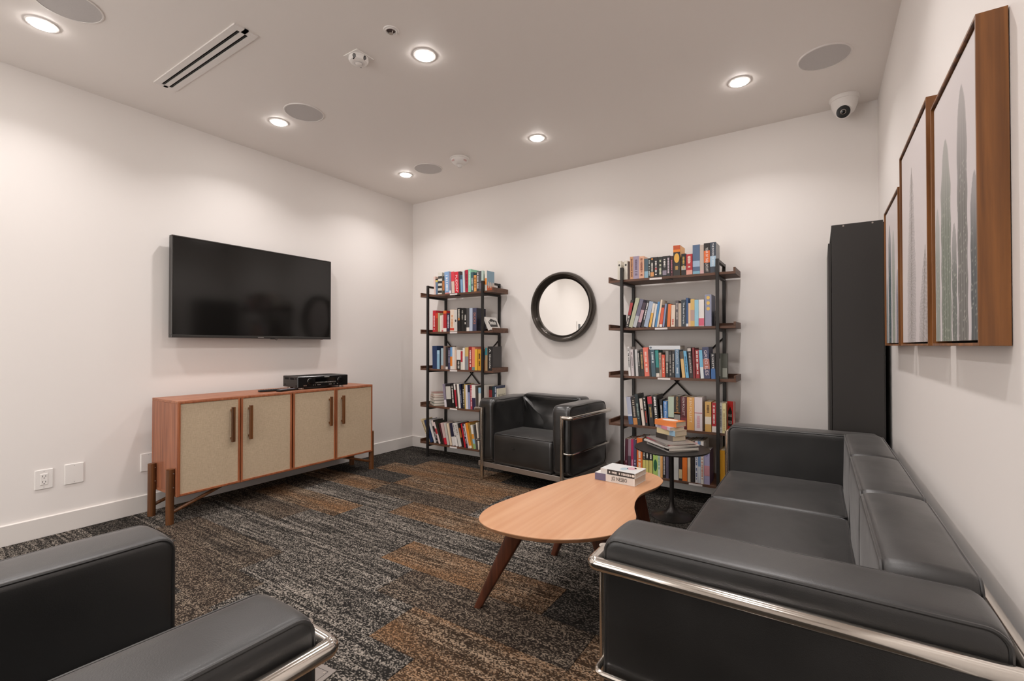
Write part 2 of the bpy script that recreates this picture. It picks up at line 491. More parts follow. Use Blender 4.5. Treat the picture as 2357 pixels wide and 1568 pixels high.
def sprinkler():
    t = thing('sprinkler', 'small recessed ceiling sprinkler in a white ring', 'sprinkler', (-1.841, 1.678, ZC))
    MB().lathe([(.023, -.001), (.024, -.007), (.029, -.0075), (.031, -.005), (.038, -.004), (.040, 0)], 32, cap=False).build('escutcheon', 'white_plastic', t)
    MB().lathe([(0, -.0012), (.0232, -.0012), (.0232, -.0005)], 32, cap=False).build('cup', plain('cup_brown', '4a3733', .6), t)
    MB().tube([(-.015, 0, -.001), (-.012, 0, -.008), (-.003, 0, -.016)], .0018, 6).build('frame_arm', 'steel', t)
    MB().tube([(.015, 0, -.001), (.012, 0, -.008), (.003, 0, -.016)], .0018, 6).build('frame_arm', 'steel', t)
    MB().lathe([(0, -.015), (.011, -.016), (.011, -.018), (0, -.0185)], 16, cap=False).build('deflector', 'steel', t)
sprinkler()
def detector():
    t = thing('fire_detector', 'white ceiling fire detector with red lettering and clear strobe', 'detector', (-2.608, 3.164, ZC), math.radians(33))
    MB().lathe([(.084, 0), (.086, -.006), (.082, -.012)], 40).build('base', 'white_plastic', t)
    MB().lathe([(.076, -.012), (.070, -.030), (.052, -.048), (.030, -.056), (0, -.057)], 40, cap=False).build('housing', 'white_plastic', t)
    MB().lathe([(.022, -.055), (.023, -.064), (.017, -.076), (0, -.080)], 24, cap=False).build('strobe', plain('clear_dome', 'e4e0dc', .1), t)
    MB().cyl((0, -.004, -.056), (0, -.004, -.070), .006, 10).build('lamp', 'chrome', t)
    for a in (-PI/2-.85, -PI/2+.85):
        ca, sa = math.cos(a), math.sin(a)
        d = Vector((ca, sa, 0)); u = Vector((-sa, ca, 0)); v = Vector((ca*.45, sa*.45, .89))
        text_part('lettering', 'FIRE', t, plain('fire_red', 'b03a35', .5), .036, .013, lambda p, q: d*.0695+Vector((0, 0, -.0335))+u*p+v*q)
detector()
def dome_camera():
    t = thing('security_camera', 'white dome security camera with black lens near the right corner', 'camera', (.15, 3.765, ZC))
    t.scale = (1.22, 1.22, 1.22)
    MB().lathe([(.068, 0), (.068, -.012), (.064, -.020)], 40).build('base', 'white_plastic', t)
    MB().lathe([(.062, -.020), (.058, -.045), (.045, -.078), (.030, -.090), (0, -.092)], 40, cap=False).build('housing', 'white_plastic', t)
    d = Vector((-.10, -.93, -.36)).normalized()
    M = Matrix.Translation(Vector((-.004, -.018, -.082))) @ d.to_track_quat('Z', 'Y').to_matrix().to_4x4()
    b = MB().lathe([(0, -.036), (.022, -.030), (.036, -.008), (.037, .005), (.035, .019), (.031, .024)], 32, M, cap=False).build('eyeball', 'white_plastic', t)
    MB().lathe([(0, .0255), (.0312, .0245), (.0312, .020)], 32, M, cap=False).build('face_plate', plain('gloss_black', '0a0a0a', .12), t)
    MB().lathe([(.0095, .0255), (.0105, .028), (.0125, .0272), (.013, .0252)], 24, M, cap=False).build('lens_ring', 'steel', t)
    MB().lathe([(0, .0275), (.0098, .0262)], 20, M, cap=False).build('lens', plain('lens_glass', '050507', .05), t)
dome_camera()

# ------------------------------------------------------------------ left wall
def wall_plate(y, z, label, kind):
    t = thing('outlet' if kind == 'outlet' else 'blank_plate', label, 'outlet' if kind == 'outlet' else 'wall plate', (XL, y, z))
    w, h = (.040, .058) if kind == 'outlet' else (.045, .062)
    MB().box(0, .006, -w, w, -h, h, .002).build('plate', 'white_plastic', t)
    for s in (-1, 1):
        MB().cyl((.0055, 0, s*h*.8), (.0068, 0, s*h*.8), .0028, 10).build('screw', 'grille', t)
    if kind == 'outlet':
        f = MB().box(.005, .0085, -.017, .017, -.033, .033, .0012).build('receptacle', 'white_plastic', t)
        for zc in (-.018, .016):
            for yy, hh in ((-.0065, .0055), (.0065, .0045)):
                MB().box(.008, .0089, yy-.0011, yy+.0011, zc-hh+.003, zc+hh+.003).build('slot', 'dark_void', f)
            MB().cyl((.008, 0, zc-.008), (.0089, 0, zc-.008), .0024, 10).build('ground_hole', 'dark_void', f)
wall_plate(.838, .344, 'white double power outlet on the left wall', 'outlet')
wall_plate(.976, .348, 'blank white wall plate beside the power outlet', 'blank')
wall_plate(1.366, .34, 'blank white wall plate half hidden behind the sideboard', 'blank')

def notice():
    t = thing('framed_notice', 'small white framed notice on the alcove wall, seen in the round mirror', 'notice', (XA, -.98, 1.5))
    MB().box(0, .012, -.10, .10, -.14, .14, .002).build('frame', 'white_plastic', t)
    MB().box(.011, .0125, -.055, .05, -.09, .09).build('sheet', plain('notice_dark', '3a3a3c', .4), t)
notice()

def television():
    t = thing('television', 'large flat black television mounted on the left wall', 'television', (XL, 2.108, 1.571))
    hy, hz = .647, .364; x0, x1 = .052, .098
    m = MB(); bz = .009
    m.box(x0, x1, -hy, hy, -hz, -hz+.020, .002); m.box(x0, x1, -hy, hy, hz-bz, hz, .002)
    m.box(x0, x1, -hy, -hy+bz, -hz+.020, hz-bz, .002); m.box(x0, x1, hy-bz, hy, -hz+.020, hz-bz, .002)
    m.build('bezel', plain('bezel_grey', '4a4846', .3, .6), t)
    s = NT('screen_glass'); s.set(rough=.10, spec=.55); s.b.inputs['Base Color'].default_value = lin('141312'); MATS['screen_glass'] = s.m
    MB().box(x0+.01, x1-.004, -hy+bz, hy-bz, -hz+.020, hz-bz).build('screen', 'screen_glass', t)
    MB().box(x0-.004, x0+.012, -hy+.02, hy-.02, -hz+.02, hz-.02, .004).build('back_cover', 'black_plastic', t)
    MB().box(0, x0-.003, -.22, .22, -.2, .2).build('wall_mount', 'black_metal', t)
    MB().box(x1-.001, x1+.0008, -.035, .012, -hz+.006, -hz+.012).build('maker_badge', plain('badge', 'c9c6c2', .3, .8), t)
    MB().box(x1-.004, x1+.001, .07, .11, -hz-.004, -hz+.003).build('sensor_lip', 'black_plastic', t)
    MB().box(x0+.01, x1-.01, .56, .572, -hz-.003, -hz+.002).build('standby_light', plain('standby_red', '7a2420', .4), t)
    MB().tube([(x0+.01, .13, -hz+.001), (x0+.012, .132, -hz-.008), (x0+.012, .142, -hz-.012), (x0+.01, .148, -hz+.001)], .002, 6).build('cable_loop', 'black_plastic', t)
television()

# ------------------------------------------------------------------ sideboard
def sideboard():
    t = thing('sideboard', 'walnut sideboard with four linen panelled doors under the television', 'sideboard', (-3.655, 2.152, 0))
    hx, hy, z0, z1 = .195, .79, .172, .79
    T = .018
    MB().box(-hx, hx, -hy, hy, z1-T, z1, .0015).build('top_board', 'walnut_y', t)
    MB().box(-hx, hx-.002, -hy, hy, z0, z0+T, .001).build('bottom_board', 'walnut_y', t)
    for s in (-1, 1):
        MB().box(-hx, hx-.002, s*hy-(T if s > 0 else 0), s*hy+(0 if s > 0 else T), z0+T, z1-T, .001).build('side_panel', 'walnut_z', t)
    MB().box(-hx, -hx+.006, -hy+T, hy-T, z0+T, z1-T).build('back_panel', 'walnut_z', t)
    for y in (-.397, 0, .397):
        MB().box(-hx+.006, hx-.03, y-.009, y+.009, z0+T, z1-T).build('divider', 'walnut_z', t)
    edges = [(-hy+.004, -.399), (-.393, -.006), (.006, .391), (.397, hy-.004)]
    for k, (a, b) in enumerate(edges):
        d = bpy.data.objects.new('door', None); COL.objects.link(d); d.parent = t; d.empty_display_size = .05
        x0, x1 = hx-.018, hx+.004; za, zb = z0+.004, z1-.006; F = .013
        m = MB()
        m.box(x0, x1, a, a+F, za, zb, .001); m.box(x0, x1, b-F, b, za, zb, .001)
        m.box(x0, x1, a+F, b-F, za, za+F, .001); m.box(x0, x1, a+F, b-F, zb-F, zb, .001)
        m.build('door_frame', 'walnut_edge', d)
        MB().box(x0, x1-.005, a+F-.001, b-F+.001, za+F-.001, zb-F+.001).build('linen_panel', 'linen', d)
        yh = b-.058 if k % 2 == 0 else a+.058
        h = MB().box(x1+.016, x1+.030, yh-.012, yh+.012, .475, .72, .002)
        for zz in (.50, .695): h.box(x1-.006, x1+.017, yh-.007, yh+.007, zz-.007, zz+.007)
        h.build('handle', 'leg_wood', d)
    for s in (-1, 1):
        for xx in (-.127, .152):
            y = s*(hy+.023)
            n = 20
            poly = [(xx+.023*math.cos(2*PI*k/n), y+.023*math.sin(2*PI*k/n)) for k in range(n)]
            l = MB().prism(poly, 0, .352).build('leg', 'leg_wood', t)
            for zz in (.235, .325):
                MB().cyl((xx+.018, y-s*.012, zz), (xx+.0225, y-s*.012, zz), .004, 8).build('screw_cap', 'steel', l)
            MB().tube([(xx, y-s*.02, .075), (xx, s*(hy-.30), z0+.002)], .0115, 10).build('brace', 'leg_wood', t)
sideboard()

def receiver():
    t = thing('av_receiver', 'black audio receiver with two round knobs on the sideboard', 'receiver', (-3.628, 2.470, .79), math.radians(-7))
    hx, hy, z0, z1 = .135, .222, .016, .106
    MB().box(-hx, hx-.012, -hy+.004, hy-.004, z0, z1, .003).build('case', plain('case_grey', '2c2b29', .45, .3), t)
    fp = MB().box(hx-.014, hx, -hy, hy, z0, z1, .004).build('front_panel', plain('panel_black', '0d0d0d', .25), t)
    for yk in (-.115, .15):
        kn = MB().lathe([(0, .016), (.020, .016), (.0225, .012), (.0225, 0)], 28, Matrix.Translation((hx, yk, .066)) @ Matrix.Rotation(PI/2, 4, 'Y'), cap=False).build('knob', plain('knob_black', '1a1a1a', .22, .5), fp)
        MB().lathe([(.0225, .0), (.024, .003), (.0255, 0)], 28, Matrix.Translation((hx, yk, .066)) @ Matrix.Rotation(PI/2, 4, 'Y'), cap=False).build('knob_ring', 'chrome', fp)
    MB().box(hx-.001, hx+.001, -.075, .105, .060, .088).build('display', plain('display_glass', '060606', .06), fp)
    MB().box(hx-.001, hx+.0015, -.078, .108, .046, .049).build('button_strip', 'chrome', fp)
    m = MB(); rnd = random.Random(3)
    for k in range(15): m.box(hx-.001, hx+.001, -.07+.012*k, -.07+.012*k+rnd.uniform(.004, .009), .0515, .0545)
    m.build('button_lettering', plain('pale_print', 'c8c6c2', .4), fp)
    m = MB()
    for k in range(7): m.box(hx-.001, hx+.001, .005+.0065*k, .010+.0065*k, .094, .099)
    m.build('maker_lettering', 'pale_print', fp)
    m = MB()
    for yy, w in ((-.095, .007), (-.078, .006), (-.058, .030), (.045, .026), (.088, .008), (.12, .008)): m.box(hx-.001, hx+.0012, yy, yy+w, .029, .036)
    m.build('socket', 'steel', fp)
    for yy in (-.155, -.17):
        MB().cyl((hx-.001, yy, .032), (hx+.004, yy, .032), .005, 10).build('socket', 'chrome', fp)
    m = MB()
    for k in range(9):
        for xx in (-.10, -.005): m.box(xx+.008*k, xx+.008*k+.004, -hy+.0032, -hy+.0045, .078, .094)
    m.build('side_vent', 'dark_void', t)
    for xx, zz in ((-.10, .035), (.095, .088), (.10, .03)):
        MB().cyl((xx, -hy+.005, zz), (xx, -hy+.002, zz), .006, 10).build('screw', 'dark_void', t)
    m = MB()
    for k in range(18): m.box(-.09, .05, -.17+.019*k, -.162+.019*k, z1-.0005, z1+.0006)
    m.build('top_vent', 'dark_void', t)
    for xx in (-.095, .098):
        for yy in (-.175, .175):
            MB().lathe([(.021, 0), (.022, .004), (.020, z0+.001)], 20, Matrix.Translation((xx, yy, 0))).build('foot', 'steel', t)
receiver()
def remote(name, label, loc, rz, L, W, mats):
    t = thing(name, label, 'remote control', loc, rz, 'remote controls on the sideboard')
    MB().box(-L/2, L/2, -W/2, W/2, .0, .015, .004, seg=2).build('body', 'black_plastic', t)
    m = MB()
    for i in range(9):
        for j in range(3): m.box(-L/2+.014+i*(L-.03)/9, -L/2+.022+i*(L-.03)/9, -W/2+.008+j*(W-.016)/3, -W/2+.008+(j+.65)*(W-.016)/3, .0148, .0168)
    m.build('button_pad', mats, t)
remote('remote_control', 'slim dark remote control lying on the sideboard', (-3.60, 2.065, .79), math.radians(78), .19, .046, plain('button_dark', '3a3a3c', .5))
remote('remote_control', 'remote control with pale buttons beside the receiver', (-3.53, 2.15, .79), math.radians(100), .17, .048, plain('button_pale', 'a8a4ac', .5))

# ------------------------------------------------------------------ back wall: mirror, bookcases, cabinet
def mirror():
    t = thing('round_mirror', 'round mirror in a stepped dark bronze frame on the back wall', 'mirror', (-1.978, YB, 1.505))
    M = Matrix.Rotation(PI/2, 4, 'X')
    prof = [(.262, .012), (.262, .022), (.268, .028), (.271, .024), (.276, .036), (.279, .034), (.286, .060), (.298, .074), (.310, .074), (.320, .060), (.324, .030), (.318, .001), (.27, .001)]
    MB().lathe(prof, 72, M, cap=False).build('frame', plain('bronze', '4a443e', .3, .6), t)
    g = NT('mirror_glass'); g.set(rough=.015, metal=1.0); g.b.inputs['Base Color'].default_value = (.88, .87, .85, 1); MATS['mirror_glass'] = g.m
    MB().lathe([(0, .013), (.264, .013), (.264, .004)], 64, M, cap=False).build('glass', 'mirror_glass', t)
mirror()

SHELF_Z = (.126, .508, .891, 1.273, 1.657)     # undersides of the five shelves
def bookcase(xc, labels, label):
    t = thing('bookcase', label, 'bookcase', (xc, 3.75, 0), 0)
    px, yf, yb, P = .3535, -.142, .138, .011
    for sx in (-1, 1):
        for y in (yf, yb):
            MB().box(sx*px-P, sx*px+P, y-P, y+P, 0, 1.77, .0012).build('post', 'black_metal', t)
        for z in SHELF_Z:
            MB().box(sx*px-P*.9, sx*px+P*.9, yf+P, yb-P, z-.020, z-.0005).build('side_rail', 'black_metal', t)
        MB().box(sx*px-P*.9, sx*px+P*.9, yf+P, yb-P, 1.748, 1.768).build('side_rail', 'black_metal', t)
    for k, z in enumerate(SHELF_Z):
        hw = .470; ya, yc = yf+P+.001, yb-P-.001
        m = MB(); m.box(-hw, hw, ya, yc, z, z+.018, .0008)
        m.box(-hw, -hw+.014, ya, yc, z+.018, z+.046, .0008); m.box(hw-.014, hw, ya, yc, z+.018, z+.046, .0008)
        m.box(-hw+.014, hw-.014, yc-.012, yc, z+.018, z+.046, .0008)
        sh = m.build('shelf', 'shelf_wood', t)
        if labels[k] is not None:
            MB().box(labels[k]-xc-.047, labels[k]-xc+.047, ya-.0022, ya-.0002, z-.001, z+.013).build('shelf_label', plain('label_paper', 'e6dfdc', .5), sh)
        if k == 4:
            MB().box(-.02, .03, ya+.03, ya+.05, z-.008, z-.0003).build('underside_clip', 'black_metal', sh)
    for s in (-1, 1):
        MB().tube([(s*px, yb+.004+.005*s, 1.215), (-s*px, yb+.004+.005*s, .50)], .0065, 8).build('cross_brace', 'black_metal', t)
bookcase(-3.0445, (-3.06,)*5, 'black metal and wood bookcase in the corner, left of the mirror')
bookcase(-.957, (-.76, None, -.985, -1.005, -1.045), 'black metal and wood bookcase behind the round side table')

def cabinet():
    t = thing('tall_cabinet', 'tall plain black cabinet against the right wall behind the sofa', 'cabinet', (.19, 3.58, 0))
    x0, x1, y0, y1, Z = -.125, .113, -.28, .28, 1.848
    MB().box(x0, x1, y0, y0+.018, 0, Z, .001).build('side_panel', 'black_board', t)
    MB().box(x0, x1, y1-.018, y1, 0, Z, .001).build('side_panel', 'black_board', t)
    MB().box(x0, x1, y0+.018, y1-.018, Z-.018, Z).build('top_panel', 'black_board', t)
    MB().box(x0+.01, x1, y0+.018, y1-.018, 0, .06).build('plinth', 'black_board', t)
    MB().box(x1, x1+.006, y0+.006, y1-.006, 0, Z-.01).build('back_panel', 'black_board', t)
    for k in range(1, 5):
        MB().box(x0+.004, x1, y0+.018, y1-.018, .06+k*.35, .078+k*.35).build('shelf', 'black_board', t)
    d = MB().box(x0-.016, x0-.002, y0+.002, -.002, .06, 1.745, .001).build('door', 'black_board', t)
    d = MB().box(x0-.016, x0-.002, .002, y1-.002, .06, 1.745, .001).build('door', 'black_board', t)
    for xx, zz in ((-.068, 1.838), (.066, 1.838), (-.07, .56), (.058, .56), (-.07, .05), (.058, .05)):
        MB().cyl((xx, y0+.001, zz), (xx, y0-.0012, zz), .0045, 10).build('screw', 'steel', t)
cabinet()

# ------------------------------------------------------------------ pictures on the right wall
def canvas_picture(y0, y1, z0, z1, label, painter):
    """y0 near edge, y1 far edge; floater frame of wood, canvas set back inside it"""
    t = thing('framed_picture', label, 'picture', (XR, (y0+y1)/2, (z0+z1)/2), 0, 'canvas pictures in wooden floater frames')
    hy, hz, D, F = (y1-y0)/2, (z1-z0)/2, .052, .007
    for s in (-1, 1):
        MB().box(-D, -.002, min(s*hy, s*(hy-F)), max(s*hy, s*(hy-F)), -hz, hz, .0006).build('frame_side', 'frame_wood', t)
        MB().box(-D, -.002, -hy+F, hy-F, min(s*hz, s*(hz-F)), max(s*hz, s*(hz-F)), .0006).build('frame_rail', 'frame_wood', t)
    MB().box(-.010, -.003, -hy+F, hy-F, -hz+F, hz-F).build('backing', 'dark_void', t)
    g = .006; a, b = hy-F-g, hz-F-g
    cv = MB().box(-D+.007, -.010, -a, a, -b, b, .001).build('canvas', plain('canvas_edge', 'cfc9c6', .8), t)
    nu, nv = 96, 168
    xs = -D+.0066
    verts = [(xs, a-2*a*i/nu, -b+2*b*j/nv) for j in range(nv+1) for i in range(nu+1)]
    faces = [(j*(nu+1)+i, j*(nu+1)+i+1, (j+1)*(nu+1)+i+1, (j+1)*(nu+1)+i) for j in range(nv) for i in range(nu)]
    me = bpy.data.meshes.new('print'); me.from_pydata(verts, [], faces)
    at = me.color_attributes.new('print', 'FLOAT_COLOR', 'POINT')
    buf = []
    for j in range(nv+1):
        for i in range(nu+1): buf.extend(painter(i/nu, j/nv) + (1.0,))
    at.data.foreach_set('color', buf)
    o = link('print', me, vcol('picture_print'), cv)
def mixc(a, b, f): return tuple(x*(1-f)+y*f for x, y in zip(a, b))
def sst(a, b, x):
    t = max(0, min(1, (x-a)/(b-a))); return t*t*(3-2*t)
def cactus_painter(cols, bg=('cdc6c8', 'd9d1d0')):
    B0, B1 = lin(bg[0])[:3], lin(bg[1])[:3]
    C = [(xc, hw, top, lin(c1)[:3], lin(c2)[:3], nr) for xc, hw, top, c1, c2, nr in cols]
    def f(u, v):
        col = mixc(B0, B1, v)
        for xc, hw, top, c1, c2, nr in C:
            if v > top: continue
            w = hw*min(1, math.sqrt(max(0, (top-v)/(hw*1.6))))*(1+.05*math.sin(v*40+xc*9))
            d = (u-xc)/max(w, 1e-4)
            if abs(d) > 1.05: continue
            rib = .5+.5*math.cos(d*nr*PI)
            n = noise.noise(Vector((u*150, v*230, xc*13)))*.5+.5
            c = mixc(c1, c2, rib*(.35+.5*(1-v/top)))
            if n > .72 and v < top*.7: c = mixc(c, (.62, .63, .54), .5)
            fade = .55+.45*sst(top, top*.45, v)
            col = mixc(col, c, fade*sst(1.05, .93, abs(d)))
        return tuple(max(0, x) for x in col)
    return f
def plume_painter():
    B0, B1 = lin('cfc8c8')[:3], lin('dcd4d3')[:3]
    P = [(.40, .02, .86, .17), (.84, .04, .42, .14), (.99, 0, .25, .1)]
    K = lin('4f4b46')[:3]
    def f(u, v):
        col = mixc(B0, B1, v)
        for xc, bend, top, w0 in P:
            if v > top: continue
            ax = xc-bend+bend*2*(v/top)
            w = w0*(.25+.75*min(1, (top-v)/top*1.6))*min(1, (top-v)*14)
            d = abs(u-ax)
            if d < w:
                ph = (v*46+d*62)                      # leaflets sweep up and out
                s = .5+.5*math.sin(ph*2*PI*.55+noise.noise(Vector((u*8, v*9, xc)))*2)
                k = sst(.3, .7, s)*(1-.45*d/w)
                col = mixc(col, K, k*.85)
            if d < .012: col = mixc(col, lin('8d867c')[:3], .7)
        return col
    return f
canvas_picture(1.375, 1.860, 1.149, 1.858, 'wood framed picture of thick grey green cacti, nearest the sofa arm', cactus_painter([
    (.07, .06, .56, '9aa09a', '7c8578', 3), (.30, .125, .80, '868c82', '5f6957', 4), (.50, .055, .44, '7c7f7a', '5c625a', 3),
    (.68, .10, .90, '83817d', '5d5c58', 4), (.91, .075, .55, '646767', '42484a', 3)]))
canvas_picture(1.925, 2.505, 1.149, 1.925, 'wood framed picture of two feathery plumes, between the cactus pictures', plume_painter())
canvas_picture(2.565, 3.060, 1.149, 1.825, 'wood framed picture of slim dark teal cacti beside the black cabinet', cactus_painter([
    (.30, .10, .88, '4f6468', '31464a', 3), (.58, .10, .80, 'a3a79f', '7f8b78', 4), (.85, .08, .50, '8a8894', '6a6a72', 3), (.08, .06, .5, '8d9a98', '6d7a78', 3)]))

# ------------------------------------------------------------------ leather seating in chrome frames
def seating(name, label, cat, loc, rz, W, D, H, arm_t, back_t, seat_h, n, tube_z, soft=False, group=None, ext=0.0, fo=.018, lf=.36):
    """front faces local -y; cushions sit in a tubular cage"""
    t = thing(name, label, cat, loc, rz, group)
    zb = .155; mat = 'leather_soft' if soft else 'leather'
    iw = W-2*arm_t
    sd = [0]
    def wob(amp, fr):
        k = sd[0]*7.3
        return lambda p, nn: nn*(amp*noise.noise(Vector((p.x*fr+k, p.y*fr, p.z*fr*1.2))))
    for s in (-1, 1):
        sd[0] += 1
        disp = wob(.010, 8) if soft else wob(.003, 5)
        if soft:
            base = disp
            def disp(p, nn, base=base, s=s):
                d = base(p, nn)
                # gathers running down from the top seam
                g = math.sin((p.y*38+noise.noise(Vector((p.y*6, s*3.0, 0)))*3))*max(0, 1-abs(p.z-H+.07)/.07)
                return d+nn*(.0035*g)
        b, p = pillow((s*(W/2-arm_t/2), 0, (zb+H)/2), (D/2, (H-zb)/2, arm_t/2), 'x', .036 if not soft else .055, .018 if not soft else .030, .003, .003, disp)
        o = b.build('arm_cushion', mat, t, True, 1.2); p.build('piping', mat, o)
    for k in range(n):
        x = -iw/2+iw/n*(k+.5)
        sd[0] += 1
        base = wob(.004, 5)
        if soft:
            def disp(p, nn, base=base):
                d = base(p, nn)
                if nn.y < -.2:                          # slack folds hanging across the front of the back cushion
                    xx = p.x/(iw/2)
                    for q, (z0, kk, a, w) in enumerate(((H-.15, .13, .030, .020), (H-.205, .14, .034, .019), (H-.255, .12, .024, .016))):
                        e = p.z-(z0+kk*xx*xx)
                        d = d+Vector((0, -1, 0))*(a*math.exp(-(e/w)**2)-.6*a*math.exp(-((e-.03)/w)**2))*(1-.3*abs(xx))
                    d = d+Vector((0, .012, 0))*max(0, 1-((p.z-H+.10)/.09)**2)
                return d
        else: disp = base
        b, p = pillow((x, D/2-back_t/2, (zb+H+.014)/2), (iw/n/2-.0015, (H+.014-zb)/2, back_t/2), 'y', .03, .02, .008, .008, disp)
        o = b.build('back_cushion', mat, t, True, 1.2); p.build('piping', mat, o)
        def sdisp(p, nn):
            c = max(0, 1-((p.x-x)/(iw/n/2))**2)*max(0, 1-((p.y+back_t/2)/((D-back_t)/2))**2)
            return Vector((0, 0, .016*c if p.z > .3 else 0))
        b, p = pillow((x, -back_t/2-ext/2, (zb+seat_h)/2), (iw/n/2-.0015, (D-back_t+ext)/2-.004, (seat_h-zb)/2), 'z', .03, .022, .004, .003, sdisp)
        o = b.build('seat_cushion', mat, t, True, 1.2); p.build('piping', mat, o)
    R = .0165; xo = W/2+.014+R*.4; yf = -D/2-fo; yb = D/2+.020; xl = W/2-arm_t*lf
    path = [(-xl, yf, tube_z), (-xo, yf, tube_z), (-xo, yb, tube_z), (xo, yb, tube_z), (xo, yf, tube_z), (xl, yf, tube_z)]
    MB().tube(fillet(path, .013, 4), R, 14).build('frame_tube', 'chrome', t)
    r2 = .0075; zr = tube_z*.55
    path = [(-xl, yf+.004, zr), (-xo+.004, yf+.004, zr), (-xo+.004, yb, zr), (xo-.004, yb, zr), (xo-.004, yf+.004, zr), (xl, yf+.004, zr)]
    MB().tube(fillet(path, .02, 5), r2, 10).build('lower_rod', 'chrome', t)
    for s in (-1, 1):
        MB().cyl((s*xl, yf, 0), (s*xl, yf, tube_z+R*.9), R*.94, 16).build('leg', 'chrome', t)
        MB().cyl((s*(W/2-.06), yb, 0), (s*(W/2-.06), yb, tube_z), R*.94, 16).build('leg', 'chrome', t)
    m = MB(); h0, h1 = .112, .153
    m.box(-W/2+.005, W/2-.005, yf+R*.6, yf+R*.6+.012, h0, h1, .001); m.box(-W/2+.005, W/2-.005, yb-R*.6-.012, yb-R*.6, h0, h1, .001)
    for s in (-1, 1): m.box(s*(W/2-.012)-.007, s*(W/2-.012)+.007, yf+R*.6+.012, yb-R*.6-.012, h0, h1, .001)
    for s in (-.33, .33): m.box(s*W-.012, s*W+.012, yf+.03, yb-.03, h1-.012, h1-.001)
    m.build('base_rail', 'steel', t)
    return t
seating('sofa', 'black leather three seat sofa in a chrome tube frame along the right wall', 'sofa', (-.0925, 2.185, 0), -PI/2, 2.12, .735, .668, .165, .168, .408, 3, .605)
seating('armchair', 'wrinkled black leather armchair in front of the back wall beside the corner bookcase', 'armchair', (-1.998, 3.530, 0), math.radians(-5), .92, .60, .69, .158, .17, .408, 1, .604, True)
seating('armchair', 'smooth black leather armchair facing the coffee table, its back to the camera', 'armchair', (-1.147, .168, 0), math.radians(178.3), .768, .72, .674, .162, .165, .446, 1, .612, ext=.045, fo=.016, lf=.40)

# ------------------------------------------------------------------ coffee table and side table
def coffee_table():
    zt = .42
    t = thing('coffee_table', 'kidney shaped coffee table with warm wood top and splayed legs', 'coffee table', (-.95, 2.1, 0))
    raw = [(-1.216, 1.607), (-1.253, 1.745), (-1.226, 1.963), (-1.167, 2.266), (-1.08, 2.530), (-.965, 2.690), (-.832, 2.703), (-.722, 2.612), (-.700, 2.480), (-.733, 2.310), (-.728, 2.195), (-.700, 2.082), (-.650, 1.955), (-.640, 1.815), (-.705, 1.690), (-.805, 1.597), (-.909, 1.548), (-1.035, 1.530), (-1.140, 1.545)]
    n = len(raw); poly = []
    for i in range(n):
        p0, p1, p2, p3 = (Vector(raw[(i+k-1) % n]) for k in range(4))
        for q in range(5):
            s = q/5
            poly.append(.5*((2*p1)+(p2-p0)*s+(2*p0-5*p1+4*p2-p3)*s*s+(3*p1-p0-3*p2+p3)*s**3))
    c = Vector((-.95, 2.1))
    poly = [p-c for p in poly]
    m = MB()
    def ring(ins, z):
        r = []
        k = len(poly)
        for i, p in enumerate(poly):
            d = (poly[(i+1) % k]-poly[i-1]).normalized(); nn = Vector((d.y, -d.x))
            if nn.dot(p) < 0 and abs(nn.dot(p)) > .12: nn = -nn
            r.append(m.b.verts.new((p.x-nn.x*ins, p.y-nn.y*ins, z)))
        return r
    sg = 1
    a = ring(0.0, zt-.004); b = ring(0.0, zt-.001); e = ring(.0015, zt); u = ring(.012, zt-.020)
    m.bridge(u, a); m.bridge(a, b); m.bridge(b, e)
    m.b.faces.new(e); m.b.faces.new(u[::-1])
    m.build('table_top', 'table_top', t, True, .5)
    for (fx, fy, tx, ty) in ((-1.262, 1.662, -1.058, 1.700), (-1.226, 2.303, -1.05, 2.24), (-.735, 2.515, -.80, 2.40), (-.60, 1.72, -.76, 1.80)):
        f, h = Vector((fx, fy))-c, Vector((tx, ty))-c
        d = (h-f).normalized(); p = Vector((-d.y, d.x))
        m = MB(); rings = []
        for z, w, dd in ((0, .014, .017), (.2, .018, .030), (zt-.019, .022, .044)):
            k = z/(zt-.019); q = f*(1-k)+h*k
            pts = rrect(w, dd, w*.55, 3)
            rings.append([m.b.verts.new((q.x+p.x*x+d.x*y, q.y+p.y*x+d.y*y, z)) for x, y in pts])
        for a, b in zip(rings, rings[1:]): m.bridge(a, b)
        m.b.faces.new(rings[0][::-1]); m.b.faces.new(rings[-1])
        m.build('leg', 'table_leg', t)
coffee_table()
SX, SY, SZ = -.835, 3.25, .462
def side_table():
    t = thing('side_table', 'round black pedestal side table piled with magazines', 'side table', (SX, SY, 0))
    MB().lathe([(0, SZ-.012), (.235, SZ-.012), (.241, SZ-.008), (.241, SZ-.002), (.239, SZ), (0, SZ)], 64, cap=False).build('table_top', 'black_metal', t)
    MB().lathe([(.014, .05), (.014, SZ-.03), (.03, SZ-.012)], 24, cap=False).build('stem', 'black_metal', t)
    MB().lathe([(0, 0), (.134, 0), (.136, .004), (.125, .010), (.075, .020), (.042, .036), (.024, .062), (.016, .085), (.014, .10)], 48, cap=False).build('base', plain('base_metal', '3a3735', .32, .7), t)
side_table()

